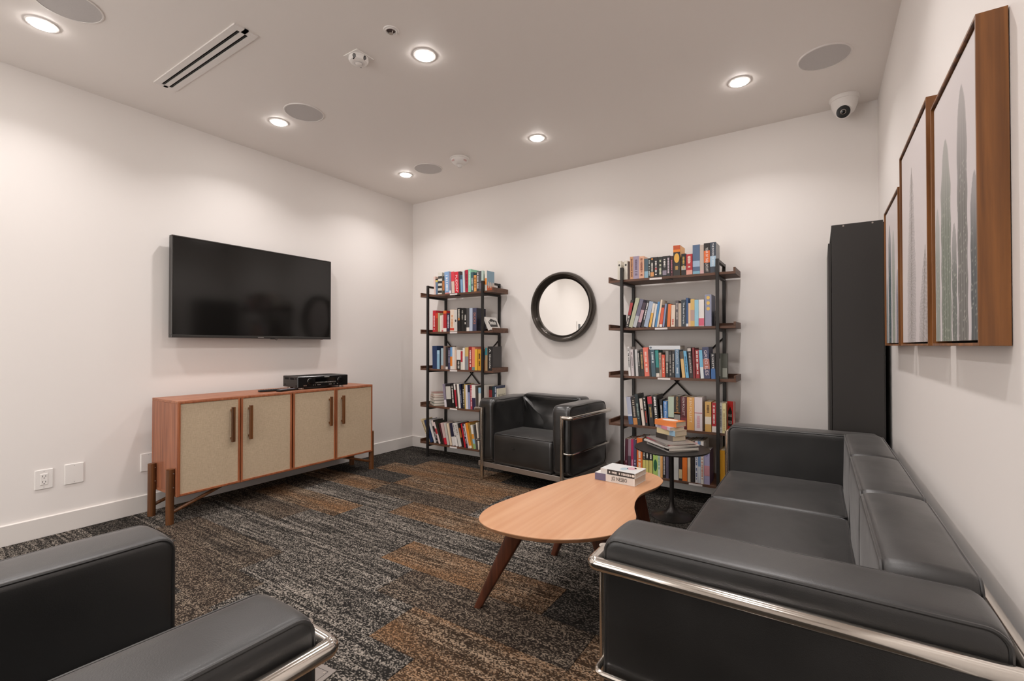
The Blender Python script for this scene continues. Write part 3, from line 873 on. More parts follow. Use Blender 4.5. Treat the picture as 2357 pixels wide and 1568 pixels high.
# ------------------------------------------------------------------ books
# one row each: left edge x, thickness, height, lean in degrees | cover | marks on the spine | look
BOOKS = """
L1 1.676
-3.3310 0.0230 0.188 -3.0|e3c7bd||slim shell pink book at the outer end
-3.3050 0.0280 0.164 -1.4|5f7893|B:.78:.9:d9c65a;B:.9:1:26221f|blue pictured paperback with a yellow patch under a black top
-3.2750 0.0530 0.222 0.8|d8d4c8|B:.06:.17:2a2826;B:.28:.39:33312f;B:.5:.61:2a2826;B:.72:.83:3a3836|cream book with a column of black squares
-3.2160 0.0270 0.181 -0.9|3b3a33|B:.2:.75:b5713c|dark olive book with a tan orange middle
-3.1841 0.0610 0.224 -2.3|86a8d0|L:f2f4f8:.12:.85;B:0:.05:d98a84|wide cornflower blue book with pale lettering and pink foot
-3.1220 0.0250 0.214 -1.1|8d8093|B:0:.14:e6e4ea|grey mauve book with a white foot
-3.0905 0.0370 0.217 -2.6|d9c3b4|B:.55:1:d93a48|beige book with a red upper half
-3.0517 0.0529 0.212 -3.0|d8283c|T:PUDDIN':f6ecec:.45:.62|red book with big white capitals
-2.9972 0.0240 0.213 -3.2|43343a||dark maroon brown book
-2.9726 0.0260 0.175 -2.9|7fa6c9|B:.75:1:3c566f|pale blue book with a darker blue top
-2.9440 0.0240 0.215 -2.7|d3dadb||white grey slim book beside the crimson one
-2.9180 0.0360 0.221 -1.0|b51d3c|L:7c1530:.2:.8|crimson book with dark red lettering
-2.8810 0.0330 0.224 0.0|8fcfb2|L:d8f0e4:.3:.9|mint green book
-2.8434 0.0310 0.190 -1.2|3d5f66|L:dfe6e6:.1:.7|dark teal book with white lettering
-2.8118 0.0310 0.160 -0.7|e8a25c|L:6b3f1f:.2:.85|short apricot orange book
-2.7803 0.0320 0.193 0.0|3a363c|L:eceaea:.15:.95|charcoal book with large white lettering
-2.7447 0.0260 0.194 -0.9|55565a|B:.1:.4:7b6f78|medium grey book
-2.7181 0.0162 0.197 0.0|c7dad2||pale mint white book
-2.6795 0.0220 0.194 0.0|e9e3da|B:.3:.62:e58a3a;C:86a3b5;F:d9693a|white and orange book with sky blue cover
L2 1.292
-3.3490 0.0400 0.221 0.0|c9202f|L:f0c8c8:.1:.75|bright red book at the outer end
-3.3060 0.0310 0.199 0.0|a8301f|B:.7:.95:d9421f|brick red book with an orange red top
-3.2740 0.0200 0.194 0.0|b9b588||slim olive cream book
-3.2520 0.0240 0.167 0.0|e8e2d2||short ivory slim book
-3.2260 0.0220 0.171 0.0|e6c9c3|B:.0:.1:c96a6a|pale pink slim book
-3.2010 0.0420 0.213 0.0|b3262d|B:.86:1:e0702c;B:0:.17:efe6de|dark red book with an orange top and white foot label
-3.1560 0.0350 0.185 0.0|2c2c44|L:dcdce6:.15:.9|midnight navy book with white lettering
-3.1180 0.0540 0.220 1.0|ead8c6|B:.05:.16:d2402c;L:e0a070:.2:.75|peach cream book with a small red foot logo
-3.0595 0.0400 0.213 0.0|d6d2cc|D:3a3a3a:.5|pale grey book with a single black dot
-3.0162 0.0430 0.232 -0.7|1d1b1a|L:e8e0d0:.55:.95;D:d98c4a:.52|black book with an orange diamond
-2.9726 0.0340 0.230 0.0|23211f|L:a8a49c:.5:.9|black book with grey lettering
-2.9360 0.0330 0.225 0.0|1b1918|L:f4f0e8:.25:.72|black book with bold white block lettering
-2.9000 0.0340 0.225 0.0|4c4a4a|B:0:.16:e6e0d8|dark grey book with a white foot label
-2.8650 0.0370 0.225 0.0|b9c3d6||powder blue book
-2.8260 0.0440 0.224 0.0|4a4a62|T:DUCKS:d98a62:.55:.72;C:2b2c3c|slate blue book with copper capitals
L3 0.910
-3.3500 0.0610 0.236 -1.0|1f3760||wide navy blue book at the outer end
-3.2860 0.0340 0.192 0.0|93bbd4|B:.8:1:a9cde2|light blue book beside the wide navy one
-3.2510 0.0120 0.192 0.0|1d2a3c||very slim black blue book
-3.2370 0.0330 0.213 0.0|a8bfc9|B:0:.18:a87f66|pale blue grey book with a brown foot
-3.2020 0.0300 0.236 0.0|8a7368||tall taupe brown book
-3.1690 0.0280 0.223 0.0|242224|B:0:.12:ddd6d2|black book with a white foot
-3.1400 0.0250 0.216 0.0|4b4660|L:c8c4d6:.3:.9|dusky violet book with pale lettering
-3.1120 0.0270 0.223 0.0|6fa3d6|B:.15:.58:e8862c;B:0:.15:e8e2da|sky blue book with an orange middle
-3.0820 0.0310 0.228 0.0|e6ded4||tall ivory book
-3.0500 0.0190 0.194 0.0|dcc0ae||beige pink slim book
-3.0290 0.0500 0.197 0.0|e8e4de|B:.0:.5:24221f;L:d8d4cc:.08:.42|white book with a black lower half
-2.9760 0.0260 0.194 0.0|ddd6ca|B:.4:.95:b52f3a|cream book with a red upper part
-2.9480 0.0260 0.217 0.0|ebe6de||bright white slim book
-2.9190 0.0400 0.222 0.0|d8b46c|B:0:.6:8a9096|mustard topped book with a grey lower part
-2.8770 0.0410 0.230 0.0|9c2326|L:f0dcd4:.15:.85|dark red book with white lettering
-2.8340 0.0350 0.224 0.0|e88a6e|B:0:.14:6c8c8c|coral book with a teal foot
-2.7970 0.0290 0.205 0.0|e8bc3c||plain yellow book
-2.7650 0.0420 0.203 0.0|dfa02a|L:3a2a14:.2:.8|golden yellow book with black lettering
-2.7210 0.0280 0.206 0.0|6c4a34||nut brown book behind the front post
-2.6910 0.0170 0.207 0.0|8c5a3c|B:.5:.9:3c4a58|chestnut slim book with a blue top
-2.6730 0.0250 0.218 0.0|b0926c|B:.68:1:3a8a94|tan book with a teal top
-2.6460 0.0560 0.232 0.0|201e1e|T:A Gentle:ecebe6:.5:.42;C:34302f|wide black book with white script, last in row
L4 0.527
-3.1840 0.0287 0.233 -7.9|8e8496|B:0:.3:ddd8dc|mauve grey book with a white foot, next to the pile
-3.1500 0.0627 0.233 -5.2|1e1c1c|B:.35:.9:cfcac2|black book with a pale portrait photograph
-3.0830 0.0348 0.236 -5.3|201e1d|L:efeae2:.2:.95|black book with white handwriting style lettering
-3.0390 0.0208 0.242 -7.4|ece8e2|B:.05:.75:b8283a|white book with a long red lower section
-3.0175 0.0199 0.237 -6.8|45322f||dark brown red book
-2.9969 0.0238 0.242 -6.4|e8e4dc||plain white book
-2.9720 0.0219 0.241 -5.7|1c2440|T:TONY BENNETT:dfe6f2:.5:.5|midnight blue book with long white capitals
-2.9480 0.0250 0.238 -2.6|2a2420|L:efe8da:.06:.8|brown black book with white lettering
-2.9200 0.0150 0.241 -2.9|c9ac62||slim mustard tan book
-2.9030 0.0230 0.234 -2.7|e2dee6||lilac white book
-2.8785 0.0250 0.236 -2.9|8f96b8|B:.7:1:232a46|periwinkle blue book with a navy top
-2.8520 0.0220 0.238 -1.4|b8404c|L:f2dede:.1:.9|raspberry red book with white lettering
-2.8245 0.0410 0.237 -2.7|ebe6de|B:0:.48:2e2a48|white book with a dark violet lower half
-2.7820 0.0230 0.231 -1.7|4a433d||dark taupe book
-2.7550 0.0330 0.217 -0.8|e4e0d8|B:.75:1:9cc4dc|white book with a light blue top
-2.7215 0.0360 0.239 0.0|e9e4da|L:9a9890:.3:.5|broad off white book half hidden by the armchair
-2.6849 0.0370 0.228 0.0|2a201f|B:.5:.85:8e2a2a|black book with a dark red block
-2.6473 0.0220 0.229 0.0|27414a||dark teal slim book
-2.6247 0.0250 0.232 0.0|22304e|L:dde4ee:.3:.95|navy book with white lettering
L5 0.145
-3.4010 0.0223 0.252 -26.9|e3cfa6|L:4a3c2c:.3:.95|straw cream book at the outer end
-3.3730 0.0313 0.240 -23.0|2c3c62|L:cdd6e6:.4:.7|navy blue book behind the front post
-3.3240 0.0241 0.246 -22.2|dedad8||white book beside the navy one
-3.2940 0.0247 0.239 -18.5|2a2424|B:.75:1:e4d4cc;L:e8e0dc:.1:.5|black book with a pale top
-3.2574 0.0224 0.227 -20.9|e2cdca|B:.45:.7:b8323a|pale pink book with a red patch
-3.2309 0.0251 0.236 -21.4|2c2a22||black olive book
-3.2042 0.0172 0.216 -16.9|55262c||slim maroon book
-3.1820 0.0347 0.221 -15.5|d3b4b0|B:0:.3:c8283a|rose grey book with a red foot
-3.1430 0.0234 0.223 -13.2|c9c4bc||light grey slim book
-3.1080 0.0205 0.222 -12.7|e8d2b6||cream peach slim book
-3.0800 0.0412 0.225 -11.3|26263c|B:0:.4:ddd8d4|navy book with a white lower part
-3.0340 0.0244 0.229 -12.1|e8e4e0|L:2c2a2a:.4:.95|white book with black lettering
-2.9940 0.0337 0.240 -15.5|d6d2cc|L:8c8884:.5:.9|broad silver white book
-2.9560 0.0232 0.237 -14.4|221e1e|B:.4:.8:a8642c|black book with an amber patch
-2.9280 0.0205 0.236 -12.2|c0232f||slim scarlet book
-2.9007 0.0224 0.239 -13.6|28263c|L:d8d0d8:.2:.9|indigo book with white lettering
-2.8771 0.0107 0.239 -13.6|e8d8d4||very slim pinkish white book
-2.8640 0.0283 0.248 -12.8|e8922c|B:0:.1:efe6da|orange book with a white foot
-2.8330 0.0215 0.248 -11.6|a8843c||old gold book
-2.8080 0.0255 0.233 -10.9|e6e2d6|B:.42:.62:e0983c;B:.22:.42:8cbcd4;B:0:.22:8cb070|white book striped orange, blue and green
-2.7800 0.0188 0.234 -8.1|4a4644||dark grey slim book
-2.7580 0.0189 0.258 -7.1|e6dccb||ivory slim book, last in row
R1 1.676
-1.3525 0.0285 0.153 0.0|e2dccf|D:3a342c:.78|cream book with a black oval, outermost twin
-1.2985 0.0290 0.150 0.0|dfd8cb|D:3a342c:.78|cream book with a black oval, inner twin
-1.2685 0.0165 0.142 0.0|4a342c||dark brown book beside the cream twins
-1.2514 0.0280 0.178 0.0|cd9a72|L:7a4a34:.1:.9|terracotta tan book with brown lettering
-1.2228 0.0460 0.178 0.0|a598ae|L:6a5a72:.15:.85|lilac grey book with ornate lettering
-1.1762 0.0390 0.173 0.0|dfae90|L:8a4a3a:.1:.9|salmon peach book with reddish lettering
-1.1366 0.0300 0.151 0.0|46606e|B:0:.35:8cb4c8|steel blue book with a paler foot
-1.1060 0.0180 0.152 0.0|27302f|L:cdd4d0:.1:.9|blackish green slim book
-1.0870 0.0260 0.155 0.0|1e1a18|L:ece6dc:.3:.78;B:.05:.26:d9985c;D:d98c3c:.92|black book with white lettering and an orange foot
-1.0590 0.0280 0.155 0.0|1d1a1a|L:eee8e2:.1:.8;D:b83a3a:.42|black book with white lettering and a red dot
-1.0290 0.0320 0.154 0.0|22241f|L:dfe0c4:.1:.85|black book with yellowish white lettering
-0.9950 0.0300 0.156 0.0|1f1d1d|L:f0ece6:.5:.85;D:8a8a88:.5;B:.08:.3:8e8494|black book with a grey disc
-0.9630 0.0250 0.155 0.0|232124|L:d8c8d0:.1:.9|black book with mauve lettering
-0.9360 0.0180 0.152 0.0|4a2227|L:c87a8a:.2:.8|dark wine red slim book
-0.9160 0.0500 0.228 0.0|2a2520|B:.86:1:c4552a;B:.78:.86:e8862c;O:e8b04a:.58;L:e0b060:.2:.32;C:e0a25a|tall thick black and orange book with a golden oval
-0.8560 0.0320 0.159 0.0|1c1916|L:c9a24c:.3:.9;B:.24:.42:b8b0a4|black book with gold lettering
-0.8210 0.0430 0.152 0.0|b52a2f|B:.0:.22:e0a090;L:f0e0d0:.35:.9|thick red book with a pink foot
-0.7760 0.0500 0.216 0.0|566c8a|B:.25:.45:9fb6cf;B:0:.1:7fb0c4|thick slate blue book with a snowy scene
-0.7250 0.0270 0.211 0.0|c2b2a6|B:0:.12:cfa8a8|greige book beside the thick slate one
-0.6970 0.0410 0.219 0.0|2a2322|B:.35:.75:dd6a2c;T:YEAR OF THE LOCUST:f4efe8:.45:.5|black book with an orange flame and white capitals
-0.6550 0.0390 0.220 0.0|3a424e|B:.2:.55:a8c4d8;T:THE DOORS OF EDEN:eef0f2:.6:.4;C:8c8c8c|thick slate and ice blue book, last in row
R2 1.292
-1.2900 0.0235 0.221 11.5|2a2322|B:.45:.9:a82c2f;L:e0d8d2:.05:.42|black book with a red upper panel
-1.2630 0.0300 0.236 14.5|b9bca0||pale sage green book
-1.2290 0.0280 0.226 15.4|6c6a80|B:0:.4:b8bcc0|slate violet book with a silver foot
-1.1970 0.0251 0.196 15.1|43303f|B:.2:.7:c8a4ac|plum book with a pink picture
-1.1634 0.0205 0.213 13.0|242224|L:e4e0e0:.2:.9|black book with white lettering
-1.1415 0.0302 0.202 13.1|a4b4ca||light steel blue book
-1.1028 0.0167 0.185 10.9|e6ded2|B:0:.6:e8b040|white book with a yellow lower part
-1.0780 0.0158 0.180 8.6|e4e2de||plain white slim book
-1.0565 0.0159 0.195 7.1|4a8abf||azure blue slim book
-1.0400 0.0128 0.210 8.7|e6d6c0||tall cream slim book
-1.0217 0.0208 0.168 7.2|df5a34|B:0:.12:efe8de;B:.88:1:2a2422|vermilion book with a white foot
-0.9991 0.0139 0.177 6.8|8b9ac0||periwinkle slim book
-0.9792 0.0110 0.182 5.1|23201f||very slim black book
-0.9633 0.0220 0.172 3.7|e2742e||burnt orange book
-0.9353 0.0290 0.164 1.7|e8d6c4|L:c8503a:.1:.35|cream book with red lettering near its foot
-0.9007 0.0210 0.197 0.0|5b5254|L:c8bcb4:.3:.9|dark mushroom grey book
-0.8791 0.0210 0.175 0.0|c4b4a2||beige book
-0.8575 0.0320 0.200 0.0|26333f|T:The Boat People:e8eef0:.5:.5|dark blue book with white title case lettering
-0.8249 0.0160 0.213 0.0|2f5284|B:0:.1:dfe4ea|royal blue book, taller than its neighbours
-0.8083 0.0160 0.173 0.0|e8c4a0||peach slim book
-0.7917 0.0280 0.201 0.0|d8b468|B:.2:.6:b89a90|honey yellow book with a painted scene
-0.7631 0.0270 0.195 0.0|94c8dc||light cyan book
-0.7355 0.0370 0.195 0.0|ece6e2|B:.02:.3:d8607a|white book with a pink floral foot
-0.6920 0.0440 0.229 0.0|9296ae|D:e8c060:.9;D:e8c060:.73;D:e0b860:.55;C:7a8092|tall lavender grey book with yellow moons, last in row
R3 0.910
-1.2620 0.0170 0.231 -3.2|e6e4e2|L:2a2828:.3:.95|white book with spaced black lettering
-1.2400 0.0220 0.210 -3.0|d4cacb|L:8c7c80:.3:.9|pinkish grey book
-1.2170 0.0110 0.209 -2.2|3c3a3c||very slim dark grey book
-1.2034 0.0190 0.210 -2.7|cfcdcc||silver grey slim book
-1.1784 0.0140 0.199 -4.3|23211f|L:e8e4de:.4:.9|slim black book with white lettering
-1.1638 0.0250 0.207 -3.0|29251f|L:c8a468:.3:.9|black book with tan lettering
-1.1354 0.0379 0.225 -3.8|ea7560|L:f6d4c8:.15:.85|wide coral pink book
-1.0968 0.0130 0.211 -3.0|44222a|B:0:.4:26221f|dark maroon slim book
-1.0800 0.0319 0.208 -3.3|3f5a68|L:d4dee2:.5:.9|slate teal book
-1.0460 0.0240 0.204 -2.8|1f8c88|B:0:.14:e8ddd2;B:.14:.35:27332f|turquoise green book with a white foot
-1.0200 0.0170 0.186 -2.2|b09a88|L:5c4a40:.3:.9|taupe slim book
-1.0000 0.0220 0.170 -1.0|dd5436|L:f4c8b0:.2:.9|red orange short book
-0.9740 0.0210 0.198 0.0|24221f|B:.6:1:8c8884;L:ece4d4:.15:.55|black book with a grey top
-0.9494 0.0210 0.196 -0.9|211f1e|L:a8a29a:.1:.9|black book with fine grey lettering
-0.9270 0.0180 0.198 0.0|232120|L:dcd6cc:.2:.9|black book with fine white lettering
-0.9020 0.0310 0.212 -1.1|5d7d98|T:INDRIDA:cfdde8:.72:.6;L:d8e2ea:.15:.4|steel blue book with large pale capitals
-0.8530 0.0219 0.196 -5.3|dfb878|B:.72:1:4c4038|honey tan book with a dark top
-0.8280 0.0219 0.200 -5.2|6fb4da|L:2c5c80:.2:.8|sky blue book with dark blue lettering
-0.8000 0.0249 0.225 -4.3|2a201f|T:THE HUNTRESS:efe8e2:.5:.5;B:.88:.98:c8c0b8|dark brown book with white capitals
-0.7740 0.0150 0.224 -2.0|7c1c22||dark red slim book
-0.7550 0.0250 0.209 -1.9|a5262b|L:ece4dc:.15:.95|red book with white block lettering
-0.7234 0.0230 0.207 -3.6|74bada|B:0:.4:dce4e6|sky blue book with a white lower part
-0.6980 0.0429 0.229 -3.5|3a3f60|T:GREG ILES:e8d8dc:.5:.58;B:.3:.62:b06a5c|thick indigo book with a rosy middle
-0.6500 0.0290 0.184 -1.9|1f1d22|B:0:.4:3c6ca8;T:B.WHITE:f2f0ee:.68:.5|black book with a blue lower part
R4 0.527
-1.2630 0.0338 0.215 -6.1|b9bed2|B:0:.3:4a6690;B:.3:.36:e4e6ee|lavender book with a blue mountain foot
-1.2240 0.0328 0.213 -6.5|241c18|B:0:.25:cf8a4a;L:b8a898:.3:.9|black book with a flame orange foot
-1.1890 0.0248 0.242 -6.4|1e2c30|L:9cb0a8:.2:.7|tall black green book
-1.1540 0.0208 0.209 -6.9|e8d8cc|D:6a3a34:.6|cream book with a dark red dot
-1.1300 0.0209 0.226 -5.8|1f1b1b|L:e8e0d8:.55:.95;L:c8442c:.1:.5|black book with white and red lettering
-1.0970 0.0339 0.228 -5.0|2e2a2b|B:.75:1:c02c3c;L:b89a5c:.3:.65|charcoal book with a red top
-1.0570 0.0339 0.241 -4.8|1b1919|L:f4f0ec:.1:.95|black book with sweeping white script
-1.0110 0.0200 0.211 -3.3|1f1e20|L:e2e0de:.15:.8|black book beside the royal blue one
-0.9890 0.0310 0.201 -1.7|4f86c4|T:Ben Elton:e8f0f8:.6:.5|royal blue short book
-0.9560 0.0420 0.237 0.0|b9c8b4|B:0:.35:2c2a28|pale sage book with a black foot
-0.9120 0.0430 0.244 0.0|211c18|B:.0:.48:8e8a84;B:.44:.5:e08c3c;T:KEN FOLLETT:d8a45c:.74:.4|black book with gold capitals and a grey picture
-0.8670 0.0440 0.242 0.0|58171f|T:KEN FOLLETT:ecdcd8:.7:.4;B:.1:.36:7a2a30|burgundy book with white capitals
-0.8200 0.0510 0.241 0.0|dda45e|T:KEN FOLLETT:f4e4c8:.6:.4|caramel orange book with pale capitals
-0.7660 0.0530 0.245 0.0|ddd2d4|B:.52:.54:a83a44;L:d8a8b0:.1:.45|very thick pinkish white book
-0.6950 0.0430 0.216 0.0|d2a862|B:.25:.5:e8ddca;L:6a4a24:.6:.9|mustard book with a white label
-0.6480 0.0280 0.212 0.0|b5222c|B:0:.2:e8e0da;L:eedcd8:.3:.9|red book with a white foot
-0.5950 0.0150 0.212 0.0|e8e4de|L:3c4a54:.1:.9|white book behind the front post
-0.5780 0.0240 0.212 0.0|e8dca8|L:b8a070:.1:.8|pale custard yellow book
R5 0.145
-1.3010 0.0240 0.264 1.7|5a1f32|L:c89aa4:.1:.35|burgundy purple book at the outer end
-1.2734 0.0230 0.264 1.1|9c8490|B:0:.5:52404c|dusty mauve book with a dark lower half
-1.2448 0.0190 0.267 0.0|b81f58|L:f0c8d8:.1:.4|magenta book
-1.2252 0.0230 0.266 0.0|4f4664|L:ccc4dc:.1:.4|dark violet grey book
-1.2000 0.0440 0.281 0.0|e8742a|L:f6e8d8:.05:.72|orange book with white lettering, beside the violet one
-1.1530 0.0220 0.278 0.0|1d1c1a|B:0:.42:d8cc74;L:ece8dc:.45:.9|black and yellow book, outermost of three alike
-1.1280 0.0230 0.281 0.0|1d1c1a|B:0:.42:d8cc74;L:ece8dc:.45:.9|black and yellow book, middle of three alike
-1.1020 0.0260 0.283 0.0|1d1c1a|B:0:.42:d8cc74;L:ece8dc:.45:.9|black and yellow book, innermost of three alike
-1.0730 0.0350 0.286 0.0|b5d470|O:1c5c3c:.3;O:1c5c3c:.72|lime green book with dark green ovals
-1.0360 0.0180 0.288 0.0|d8e2cc|L:5c9c7c:.2:.9|white and pale green slim book
-1.0160 0.0170 0.289 0.0|ecae6a||apricot slim book
-0.9970 0.0180 0.287 0.0|211d20|L:e4dcdc:.1:.7|black slim book with white lettering
-0.9770 0.0210 0.287 0.0|5d5468||smoky violet book
-0.9320 0.0120 0.289 0.0|2f6a68||slim teal book
-0.9190 0.0370 0.291 0.0|c9c8c4|L:8c8c8a:.6:.9|light grey book
-0.8800 0.0220 0.294 0.0|30201f|B:.05:.28:d8c49c|dark brown book with a cream foot
-0.8550 0.0330 0.296 0.0|ef7a26||vivid orange book without lettering
-0.8170 0.0200 0.299 0.0|e0d2bc||cream beige book
-0.7950 0.0260 0.301 0.0|2a211d||black brown book
-0.7650 0.0190 0.304 0.0|e6e6ea|L:4c5a8c:.1:.9|white book with blue lettering
-0.7440 0.0170 0.305 0.0|7c9cc4|B:0:.4:d8dce4|powder blue and white slim book
-0.7250 0.0200 0.307 0.0|ece8e2|L:c87a5c:.1:.9|white book with coral lettering
-0.7030 0.0380 0.245 0.0|b4aed0|B:.25:.55:d89aa4;T:25:4a4a8c:.9:.5;C:7c6c9c|thick lavender book with a rose panel
-0.5940 0.0300 0.258 0.0|dfa028||golden yellow wide book behind the front post
-0.5620 0.0130 0.304 0.0|e2d8c8||ivory slim book, last in row
"""
SHELF_NAME = {'1': 'top shelf', '2': 'second shelf', '3': 'third shelf', '4': 'fourth shelf', '5': 'bottom shelf'}
CASE_NAME = {'L': 'corner bookcase', 'R': 'bookcase by sofa'}
def bmat(h, rough=.38): return plain('print_'+h, h, rough)
def book_cover(w, d, h, t=.0016):
    m = MB()
    m.box(-w/2, -w/2+t, -d/2+t, d/2, 0, h); m.box(w/2-t, w/2, -d/2+t, d/2, 0, h)
    m.box(-w/2, w/2, -d/2, -d/2+t, 0, h)
    return m
def disc(m, cx, cz, rx, rz, y, n=16):
    m.prism([(cx+rx*math.cos(2*PI*k/n), cz+rz*math.sin(2*PI*k/n)) for k in range(n)], -.0003, .0003, Matrix.Translation((0, y, 0)) @ Matrix.Rotation(PI/2, 4, 'X'))
def make_book(w, d, h, colour, codes, label, group, seed=0, pages='pages'):
    """stands upright: spine towards -y, base centre at the origin"""
    rnd = random.Random(seed)
    o = book_cover(w, d, h).build('book', bmat(colour), None, False)
    tag(o, label, 'book', group)
    MB().box(-w/2+.0017, w/2-.0017, -d/2+.0018, d/2-.002, .0015, h-.0025).build('pages', pages, o, False)
    y = -d/2
    for c in [c for c in codes.split(';') if c]:
        f = c.split(':')
        if f[0] == 'B':
            MB().box(-w/2+.0001, w/2-.0001, y-.0004, y+.0006, float(f[1])*h, float(f[2])*h).build('spine_band', bmat(f[3]), o, False)
        elif f[0] == 'L':
            m = MB(); z = float(f[3])*h; zl = float(f[2])*h
            while z-.002 > zl:
                s = min(rnd.uniform(.003, .0085), (float(f[3])-float(f[2]))*h/7)
                if rnd.random() < .86:
                    a = w*rnd.uniform(.17, .25)
                    m.box(-a, a*.9, y-.0008, y-.0003, z-s, z)
                z -= s+rnd.uniform(.0012, .003)
            m.build('spine_lettering', bmat(f[1]), o, False)
        elif f[0] == 'D':
            m = MB(); disc(m, 0, float(f[2])*h, w*.26, w*.3, y-.0006); m.build('emblem', bmat(f[1]), o, False)
        elif f[0] == 'O':
            m = MB(); disc(m, 0, float(f[2])*h, w*.38, h*.16, y-.0006); m.build('emblem', bmat(f[1]), o, False)
        elif f[0] == 'T':
            zc = float(f[3])*h; fr = float(f[4])
            ln = min(h*.8, len(f[1])*w*.5, 2*min(zc, h-zc)*.92)
            text_part('title', f[1], o, bmat(f[2]), ln, w*fr*.8, lambda u, v: Vector((v, y-.0009, zc-u)))
        elif f[0] == 'C':
            MB().box(w/2-.0001, w/2+.0005, -d/2+.004, d/2-.001, .001, h-.001).build('cover_print', bmat(f[1]), o, False)
        elif f[0] == 'F':
            MB().box(w/2+.0004, w/2+.0009, -d/2+.004, d/2-.001, .001, h*.26).build('cover_print', bmat(f[1]), o, False)
            m = MB()
            for k in range(4): disc(m, -d/2+.03+.028*k, h*.30, .011, h*.16, 0)
            for v in m.b.verts: v.co = Vector((w/2+.0012+v.co.y*.5, v.co.x, v.co.z))
            m.build('cover_figure', bmat('d8c8b8'), o, False)
    return o
def stand(o, x, w, z, y, lean):
    """left edge x at the shelf, leaning about its lower corner"""
    a = math.radians(lean)
    if a >= 0: px, c = x+w, Vector((-w/2, 0, 0))
    else: px, c = x, Vector((w/2, 0, 0))
    r = Matrix.Rotation(a, 3, 'Y') @ c
    o.rotation_euler = (0, a, 0); o.location = (px+r.x, y, z+r.z)
def shelve():
    case = None; i = 0
    for ln in BOOKS.strip().split('\n'):
        if '|' not in ln:
            case, zb = ln.split(); zb = float(zb); continue
        g, col, codes, look = ln.split('|'); x, w, h, lean = map(float, g.split()); i += 1
        d = .148 if case == 'L4' and x > -2.72 else min(.205, max(.105, h*(.66+.05*math.sin(i*2.3))))
        fr = (3.705 if case == 'L4' and x > -2.72 else 3.6255)+.006*(.5+.5*math.sin(i*1.7))
        where = SHELF_NAME[case[1]]+' of '+CASE_NAME[case[0]]
        o = make_book(w, d, h, col, codes, look+', '+where, 'books on the '+where, i, 'pages' if i % 3 else 'pages_white')
        stand(o, x, w, zb-.0008, fr+d/2, lean)
shelve()
def lay(o, w, d, h, loc, rz, face='spine'):
    """lay a book flat: cover up, spine towards local -y, length along x"""
    o.rotation_mode = 'XYZ'
    M = Matrix.Translation(Vector(loc)) @ Matrix.Rotation(rz, 4, 'Z') @ Matrix(((0, 0, -1, h/2), (0, 1, 0, 0), (1, 0, 0, w/2), (0, 0, 0, 1)))
    o.matrix_world = M
